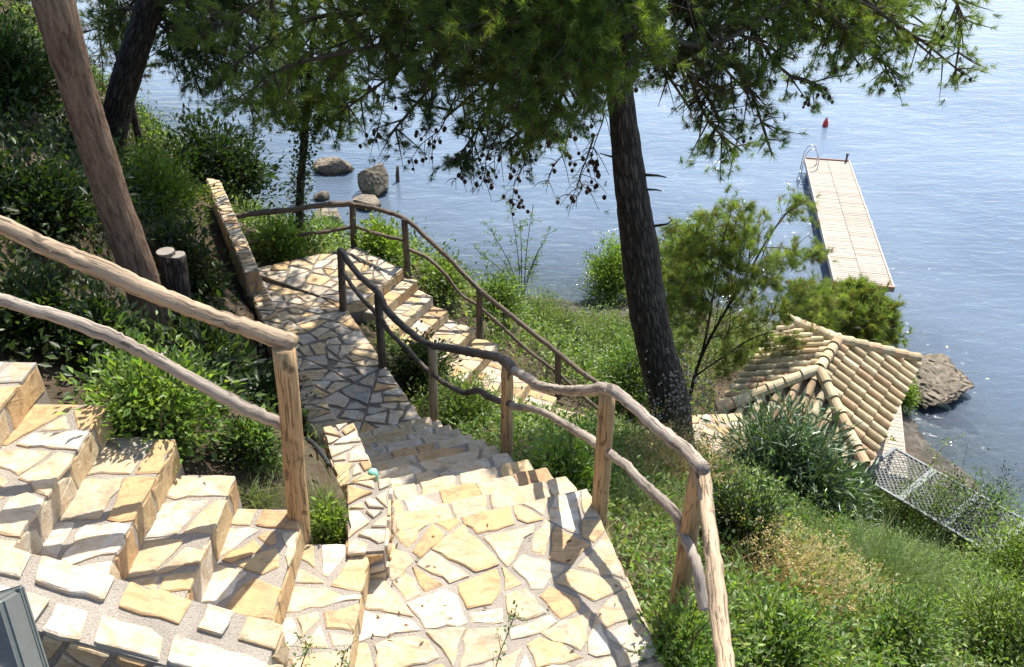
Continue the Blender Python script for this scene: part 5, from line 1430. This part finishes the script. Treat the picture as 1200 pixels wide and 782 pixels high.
# 2) dark leaning pine on the left bank
b = hit(124, 195)
t2 = thing('pine_tree', 'dark trunked pine leaning right behind the tan trunk on the left bank', 'tree', tuple(b))
dd = b[1]
tp = [b + np.array([-.05, 0, -.3]), b, PD(133, 150, dd), PD(144, 105, dd), PD(158, 60, dd), PD(173, 15, dd), PD(189, -35, dd), PD(210, -110, dd + .1), PD(235, -220, dd + .4), PD(255, -380, dd + 1.0)]
tpath2 = catmull(tp, 6); mb = MB(); tube(mb, tpath2, [0.23, 0.2, 0.185, 0.175, 0.17, 0.165, 0.155, 0.14, 0.11, 0.07], 20, jitter=0.035, rng=rt); mb.build('trunk', M['bark_dark'], t2, True)
for (px, py, d) in [(205, 80, dd + .6), (250, 60, dd + .4), (330, 60, dd + .9), (285, 75, dd + .5), (310, 25, dd + .4), (235, 110, dd + .6), (275, 120, dd + .9), (225, 45, dd + .2), (262, 95, dd + .8), (300, 55, dd + .8), (240, 15, dd - .2), (320, 105, dd + 1.2), (110, 45, dd + 1.5), (125, 15, dd + 1.2), (280, 10, dd + .5), (350, 130, dd + 1.3)]:
    branch(t2, tpath2[int(rt.uniform(.55, .78) * (len(tpath2) - 1))], PD(px, py, d), rt, 0.03, 34, 0.55, 0.08, 32, 0.11, 0.0054, 0.10, [(0.05, 0.085, 0.024), (0.075, 0.115, 0.03)], t0=.35)
for (x, y, z) in [(-4.5, 9, 16.5), (-2.0, 9.5, 16.6), (-3.4, 11, 17), (-5.4, 10.5, 17), (-1.4, 11, 17), (-4.2, 12.4, 17.2), (-2.4, 12.6, 17.5), (-6.4, 9.4, 16.8), (-5.6, 12.6, 17), (-3, 9.8, 18), (-4.6, 10.4, 18.2), (-6.6, 11.6, 17.4), (-1.8, 9.6, 15.6), (-3.6, 9.6, 15.4), (-5.0, 11.4, 15.8), (-7.4, 10.6, 16.8), (-4.4, 14.4, 16.6), (-6.2, 14.4, 16.8), (-8.2, 13.0, 17.4), (-2.8, 14.4, 16.4), (-7.2, 12.4, 16.2), (-5.4, 13.4, 15.6), (-8.8, 11.4, 17.2), (-3.2, 12.8, 15.6), (-1.6, 12.8, 16.0), (-4.4, 8.6, 15.2), (-5.4, 8.8, 15.4), (-6.6, 10.2, 15.6), (-3.0, 10.6, 15.0), (-4.0, 10.6, 15.2), (-5.6, 10.2, 15.2), (-6.2, 12.6, 15.8), (-4.4, 12.6, 15.2), (-7.6, 9.4, 16.0), (-3.4, 11.8, 16.4), (-2.2, 11.4, 15.8), (-6.6, 13.8, 16.0)]:
    branch(t2, tpath2[int(rt.uniform(.78, .98) * (len(tpath2) - 1))], (x, y, z), rt, 0.05, 46, 0.95, 0.06, 34, 0.17, 0.023, 0.0, t0=0.25, tufts=(3, 5))
finish(t2)

# 3) tan trunk in front
b = PD(190, 408, 5.3)
t3 = thing('conifer_tree', 'smooth tan trunked tree rising at the left behind the handrail', 'tree', tuple(b))
tp = [PD(197, 440, 5.32), PD(190, 408, 5.3), PD(176, 365, 5.28), PD(158, 305, 5.25), PD(134, 240, 5.25), PD(112, 170, 5.25), PD(90, 100, 5.25), PD(73, 40, 5.25), PD(58, -20, 5.3), PD(44, -100, 5.4), PD(25, -230, 5.8), PD(10, -400, 6.4)]
tpath3 = catmull(tp, 7); mb = MB(); tube(mb, tpath3, [0.180, 0.140, 0.124, 0.118, 0.113, 0.108, 0.106, 0.114, 0.124, 0.108, 0.085, 0.05], 22, jitter=0.03, rng=rt)
for (px, py) in []: 
    tube(mb, [PD(px, py, 5.2), PD(px - 1, py - 2, 5.09)], [0.05, 0.012], 7, jitter=.25, rng=rt)
mb.build('trunk', M['bark_tan'], t3, True)
for (x, y, z) in [(-5.5, 8.4, 17.2), (-4.4, 9.2, 17.6), (-6.6, 8.0, 17), (-5.2, 7.2, 18), (-7.0, 9.6, 17.4), (-4.0, 8.0, 18.2), (-6.2, 10.6, 17.2), (-8.0, 8.6, 17), (-7.6, 10.4, 17.6), (-9.2, 9.6, 17.2), (-5.6, 9.6, 16.4), (-6.8, 9.0, 16.0), (-4.6, 8.4, 16.6)]:
    branch(t3, tpath3[int(rt.uniform(.86, .98) * (len(tpath3) - 1))], (x, y, z), rt, 0.05, 46, 0.95, 0.06, 34, 0.17, 0.023, 0.0, t0=0.255, tufts=(3, 5))
finish(t3)

# 4) thin tree behind
b = hit(170, 192)
t4 = thing('pine_tree', 'thin leaning tree behind the dark trunk at the top left', 'tree', tuple(b))
dd = b[1]
tp = [b - np.array([0, 0, .2]), b, PD(160, 150, dd), PD(148, 100, dd), PD(134, 45, dd), PD(124, -15, dd), PD(118, -90, dd)]
tpath4 = catmull(tp, 6); mb = MB(); tube(mb, tpath4, [0.085, 0.075, 0.068, 0.062, 0.055, 0.045, 0.025], 10, jitter=.04, rng=rt); mb.build('trunk', M['bark_dark'], t4, True)
for (px, py) in [(95, 40), (110, 75), (150, 40), (165, 80), (85, 15), (155, 10), (110, -20), (180, -10), (120, 110)]:
    branch(t4, tpath4[int(rt.uniform(.4, .95) * (len(tpath4) - 1))], PD(px, py, dd + rt.normal(0, .4)), rt, 0.02, 14, 0.5, 0.05, 22, 0.10, 0.006, 0.2, [(0.10, 0.09, 0.03), (0.13, 0.075, 0.03), (0.06, 0.09, 0.026)], t0=.3)
finish(t4)

# 5) ivy wrapped slender tree behind the far landing
b = hit(353, 292)
t5 = thing('slender_tree', 'slender ivy wrapped tree behind the far railing, left of the shore boulders', 'tree', tuple(b))
dd = b[1]
tp = [b - np.array([0, 0, .2]), b, PD(351, 250, dd), PD(353, 205, dd), PD(357, 160, dd), PD(360, 110, dd), PD(366, 50, dd), PD(372, -20, dd)]
tpath5 = catmull(tp, 6); mb = MB(); tube(mb, tpath5, [0.085, 0.075, 0.07, 0.065, 0.06, 0.05, 0.04, 0.02], 9, jitter=.08, rng=rt); mb.build('trunk', M['bark_dark'], t5, True)
n = 1400; pp = np.array(tpath5); k = (rt.uniform(0.08, 0.66, n) * (len(pp) - 1)).astype(int)
rad = unit(rt.normal(0, 1, (n, 3)) * np.array([1, 1, .2])); wob = (0.09 + 0.07 * np.abs(np.sin(k * 0.9)))[:, None]
leaf_mesh('ivy', pp[k] + rt.normal(0, .05, (n, 3)) + rad * wob * rt.uniform(.6, 1.3, (n, 1)), rad + rt.normal(0, .5, (n, 3)), rad + np.array([0, 0, .6]), 0.06 * rt.uniform(.6, 1.3, n), 0.045 * rt.uniform(.6, 1.3, n), pal(rt, 'ground', n) * 1.1, M['leaf'], t5)
for (px, py) in [(325, 50), (395, 70), (340, 10), (405, 125), (375, 125), (315, 105), (385, 20), (345, 85), (350, 140), (390, 150), (330, 135), (410, 30)]:
    branch(t5, tpath5[int(rt.uniform(.5, .95) * (len(tpath5) - 1))], PD(px, py, dd + rt.normal(0, .4)), rt, 0.02, 26, 0.65, 0.05, 28, 0.14, 0.009, 0.10, [(0.12, 0.175, 0.04), (0.09, 0.14, 0.035)], t0=.3, tufts=(3, 5))
finish(t5)

# 6) young pine in front of the tiled roof
b = hit(806, 492); dd = b[1]
t6 = thing('young_pine', 'young feathery pine with slanting stems to the right of the big pine trunk', 'tree', tuple(b))
stA = catmull([b - np.array([0, 0, .2]), PD(812, 448, dd), PD(828, 405, dd), PD(850, 365, dd + .1), PD(878, 318, dd + .2), PD(905, 272, dd + .3), PD(940, 228, dd + .5)], 5)
stB = catmull([PD(812, 448, dd), PD(826, 400, dd + .1), PD(836, 345, dd + .3), PD(846, 290, dd + .4), PD(858, 245, dd + .5)], 5)
stC = catmull([PD(816, 440, dd), PD(845, 420, dd - .1), PD(885, 395, dd - .2), PD(930, 385, dd - .2)], 5)
mb = MB()
for st, r in ((stA, .05), (stB, .035), (stC, .028)): tube(mb, st, [r, r * .3], 8, jitter=.05, rng=rt)
mb.build('trunk', M['bark_dark'], t6, True)
YC = [(0.215, 0.285, 0.080), (0.18, 0.25, 0.065), (0.25, 0.30, 0.10), (0.14, 0.20, 0.055), (0.17, 0.15, 0.06)]
for (px, py) in [(770, 300), (800, 265), (830, 250), (870, 235), (900, 250), (945, 235), (960, 265), (930, 300), (955, 330), (900, 330), (930, 365), (960, 375), (880, 370), (920, 400), (870, 410), (850, 440), (895, 430), (790, 345), (760, 335), (800, 390), (780, 375), (830, 330), (860, 290), (820, 300), (880, 280), (840, 390), (935, 420), (905, 300), (960, 300), (790, 320), (850, 340), (748, 310), (770, 280), (785, 255), (812, 270), (842, 262), (765, 360), (795, 415), (815, 360), (780, 440), (740, 350), (845, 235), (862, 255), (850, 275), (838, 290)]:
    src = stA if px > 830 else stB
    if py > 385 and px > 850: src = stC
    branch(t6, src[int(rt.uniform(.35, .98) * (len(src) - 1))], PD(px, py, dd + rt.normal(.2, .5)), rt, 0.012, 20, 0.50, 0.05, 34, 0.17, 0.0070, 0.02, YC, tufts=(3, 5), t0=.25)
finish(t6)

# 7) pine behind the roof
b = hit(1000, 415); b = np.array([9.3, 20.0, float(terr(np.array([9.3]), np.array([20.0]))[0])])
t7 = thing('young_pine', 'rounded bright green pine behind the tiled roof by the jetty', 'tree', tuple(b))
st = catmull([b - np.array([0, 0, .2]), b + np.array([0, .05, .9]), b + np.array([.1, 0, 1.8]), b + np.array([.1, 0, 2.7])], 5)
mb = MB(); tube(mb, st, [0.09, 0.04], 8, rng=rt); mb.build('trunk', M['bark_dark'], t7, True)
for k in range(60):
    a = rt.uniform(0, 6.28); el = rt.uniform(-0.1, 1.3); R = rt.uniform(0.8, 1.35)
    e = b + np.array([math.cos(a) * math.cos(el) * R * 1.0 + 0.1, math.sin(a) * math.cos(el) * R, 1.5 + math.sin(el) * 1.35])
    branch(t7, st[int(rt.uniform(.3, .95) * (len(st) - 1))], e, rt, 0.015, 18, 0.55, 0.05, 26, 0.20, 0.015, 0.0, YC, tufts=(3, 5), t0=.3)
finish(t7)
b8 = np.array([7.9, 19.2, float(terr(np.array([7.9]), np.array([19.2]))[0])])
t8 = thing('young_pine', 'pale feathery pine seen between the young pine and the tiled roof ridge', 'tree', tuple(b8))
st = catmull([b8 - np.array([0, 0, .2]), b8 + np.array([0, .05, 1.2]), b8 + np.array([-.1, 0, 3.0])], 5)
mb = MB(); tube(mb, st, [0.08, 0.03], 8, rng=rt); mb.build('trunk', M['bark_dark'], t8, True)
for k in range(24):
    a = rt.uniform(0, 6.28); el = rt.uniform(-0.1, 1.3); R = rt.uniform(0.6, 1.1)
    e = b8 + np.array([math.cos(a) * math.cos(el) * R, math.sin(a) * math.cos(el) * R, 1.9 + math.sin(el) * 1.3])
    branch(t8, st[int(rt.uniform(.3, .95) * (len(st) - 1))], e, rt, 0.014, 15, 0.5, 0.05, 24, 0.20, 0.014, 0.0, YC, tufts=(2, 4), t0=.3)
finish(t8)

# 9) narrow cypress, 10) leafy sapling
b = hit(612, 348); dd = b[1]
t10 = thing('sapling', 'slim airy sapling with small leaves standing against the sea left of the pine trunk', 'tree', tuple(b))
mb = MB(); mains = []
for ex, ey in [(598, 240), (625, 238), (570, 262), (645, 268), (555, 290), (632, 290), (585, 300), (610, 262)]:
    pth = catmull([b + rt.normal(0, .04, 3) * [1, 1, 0] - [0, 0, .1], PD(612 + (ex - 612) * .4, 348 + (ey - 348) * .5 , dd), PD(ex, ey, dd + rt.normal(0, .3))], 6); mains.append(np.array(pth)); tube(mb, pth, [0.022, .006], 5, rng=rt)
C = []
for pth in mains:
    for k in range(14):
        i = rt.integers(4, len(pth)); d = unit(rt.normal(0, 1, 3) + [0, 0, .3]) * rt.uniform(.15, .45)
        tube(mb, [pth[i], pth[i] + d], [0.006, .003], 4, cap=False, rng=rt)
        for f in rt.uniform(.3, 1.05, 9): C.append(pth[i] + d * f + rt.normal(0, .03, 3))
mb.build('trunk', M['bark_twig'], t10); C = np.array(C); n = len(C)
leaf_mesh('foliage', C, rt.normal(0, 1, (n, 3)) + [0, 0, .3], np.array([0, 0, 1.0]) + rt.normal(0, .6, (n, 3)), 0.10 * rt.uniform(.6, 1.2, n), 0.045 * rt.uniform(.6, 1.2, n), pal(rt, 'broad', n), M['leaf'], t10)
finish(t10)

# stump with two sawn stems
b = PD(208, 415, 5.45)
stp = thing('tree_stump', 'sawn off double stump beside the foot of the tan trunk', 'stump', tuple(b))
for (top, bot, r) in (((194, 296), (205, 415), 0.066), ((208, 300), (214, 418), 0.058)):
    mb = MB(); A0, B0 = PD(*bot, 5.45), PD(top[0], top[1], 5.45)
    tube(mb, catmull([A0 - [0, 0, .15], lerp(A0, B0, .3) + rt.normal(0, .02, 3), lerp(A0, B0, .7) + rt.normal(0, .015, 3), B0], 5), [r * 1.3, r], 12, jitter=.06, rng=rt)
    st_ = mb.build('sawn_stem', M['bark_dark'], stp, True)
    mb = MB(); ang = np.linspace(0, 6.283, 13)[:-1]
    vs2 = [B0 + np.array([math.cos(a) * r * .96, math.sin(a) * r * .96, 0.012]) for a in ang]
    mb.add(vs2 + [v - [0, 0, .02] for v in vs2], [tuple(range(12))] + [(i, (i + 1) % 12, 12 + (i + 1) % 12, 12 + i) for i in range(12)], 0)
    mb.build('cut_face', M['dry_wood'], st_)
settle(stp)

# fallen leaves and needles on the paving
rl = np.random.default_rng(99)
n = 420; xs_ = rl.uniform(-0.9, 0.85, n); ys_ = rl.uniform(1.5, 3.9, n); zs_ = np.full(n, LZ + 0.013)
k = inpoly(xs_, ys_, np.array([(-0.88, 1.5), (0.83, 1.5), (0.74, 2.7), (0.44, 3.9), (-0.66, 3.55), (-0.86, 2.9)])) & (rl.random(n) < 0.12 + 0.5 * (np.abs(xs_ - 0.1) > 0.55))
m2 = 420; pq = np.array(path_poly); lo, hi = pq[:, :2].min(0), pq[:, :2].max(0)
x2 = rl.uniform(lo[0], hi[0], m2 * 2); y2 = rl.uniform(lo[1], hi[1], m2 * 2); k2_ = inpoly(x2, y2, grow(pq[:, :2], -0.05)); z2 = cf[0] * x2 + cf[1] * y2 + cf[2] + 0.015
C = np.concatenate([np.stack([xs_, ys_, zs_], 1)[k], np.stack([x2, y2, z2], 1)[k2_]]); n = len(C)
A = rl.normal(0, 1, (n, 3)) * np.array([1, 1, 0.06]); Nn = np.array([0, 0, 1.0]) + rl.normal(0, .15, (n, 3))
ll = leaf_mesh('leaf_litter', C, A, Nn, rl.uniform(0.02, 0.055, n), rl.uniform(0.006, 0.018, n), pal(rl, 'brown', n), M['leaf'], curve=-0.1)
ll['kind'] = 'stuff'; ll['label'] = 'dry brown leaves and needles fallen on the paving'
# ================================================================== light, sky, camera
SUN_EL, SUN_AZ = math.radians(57), math.radians(27)
sd = Vector((math.sin(SUN_AZ) * math.cos(SUN_EL), math.cos(SUN_AZ) * math.cos(SUN_EL), math.sin(SUN_EL)))
L = bpy.data.lights.new('sun', 'SUN'); L.energy = 4.6; L.angle = math.radians(0.5); L.color = (1.0, 0.95, 0.87)
so = bpy.data.objects.new('sun', L); link(so); so.rotation_euler = sd.to_track_quat('Z', 'Y').to_euler(); so.location = (10, 10, 40)
W = bpy.data.worlds.new('World'); SC.world = W; W.use_nodes = True
nt = W.node_tree
bg = nt.nodes['Background']; bg.inputs[1].default_value = 0.14
sk = nt.nodes.new('ShaderNodeTexSky'); sk.sky_type = 'NISHITA'; sk.sun_disc = False
sk.sun_elevation = SUN_EL; sk.sun_rotation = SUN_AZ; sk.air_density = 1.0; sk.dust_density = 1.2; sk.ozone_density = 1.0
nt.links.new(sk.outputs[0], bg.inputs[0])
cam = bpy.data.cameras.new('camera'); cam.lens = 30.0; cam.sensor_width = 36.0; cam.sensor_fit = 'HORIZONTAL'
cam.clip_start = 0.05; cam.clip_end = 6000
co = bpy.data.objects.new('camera', cam); link(co); co.location = (0, 0, H)
co.rotation_euler = (math.pi / 2 - PITCH, 0, 0)
SC.camera = co
vs_ = SC.view_settings
SC.display_settings.display_device = 'sRGB'
vs_.view_transform = 'Standard'; vs_.look = 'None'; vs_.gamma = 1.0; vs_.exposure = 1.0; vs_.use_curve_mapping = False
SC.cycles.max_bounces = 7; SC.cycles.transparent_max_bounces = 8; SC.cycles.diffuse_bounces = 3; SC.cycles.glossy_bounces = 3
SC.cycles.sample_clamp_indirect = 6.0; SC.cycles.caustics_reflective = False; SC.cycles.caustics_refractive = False
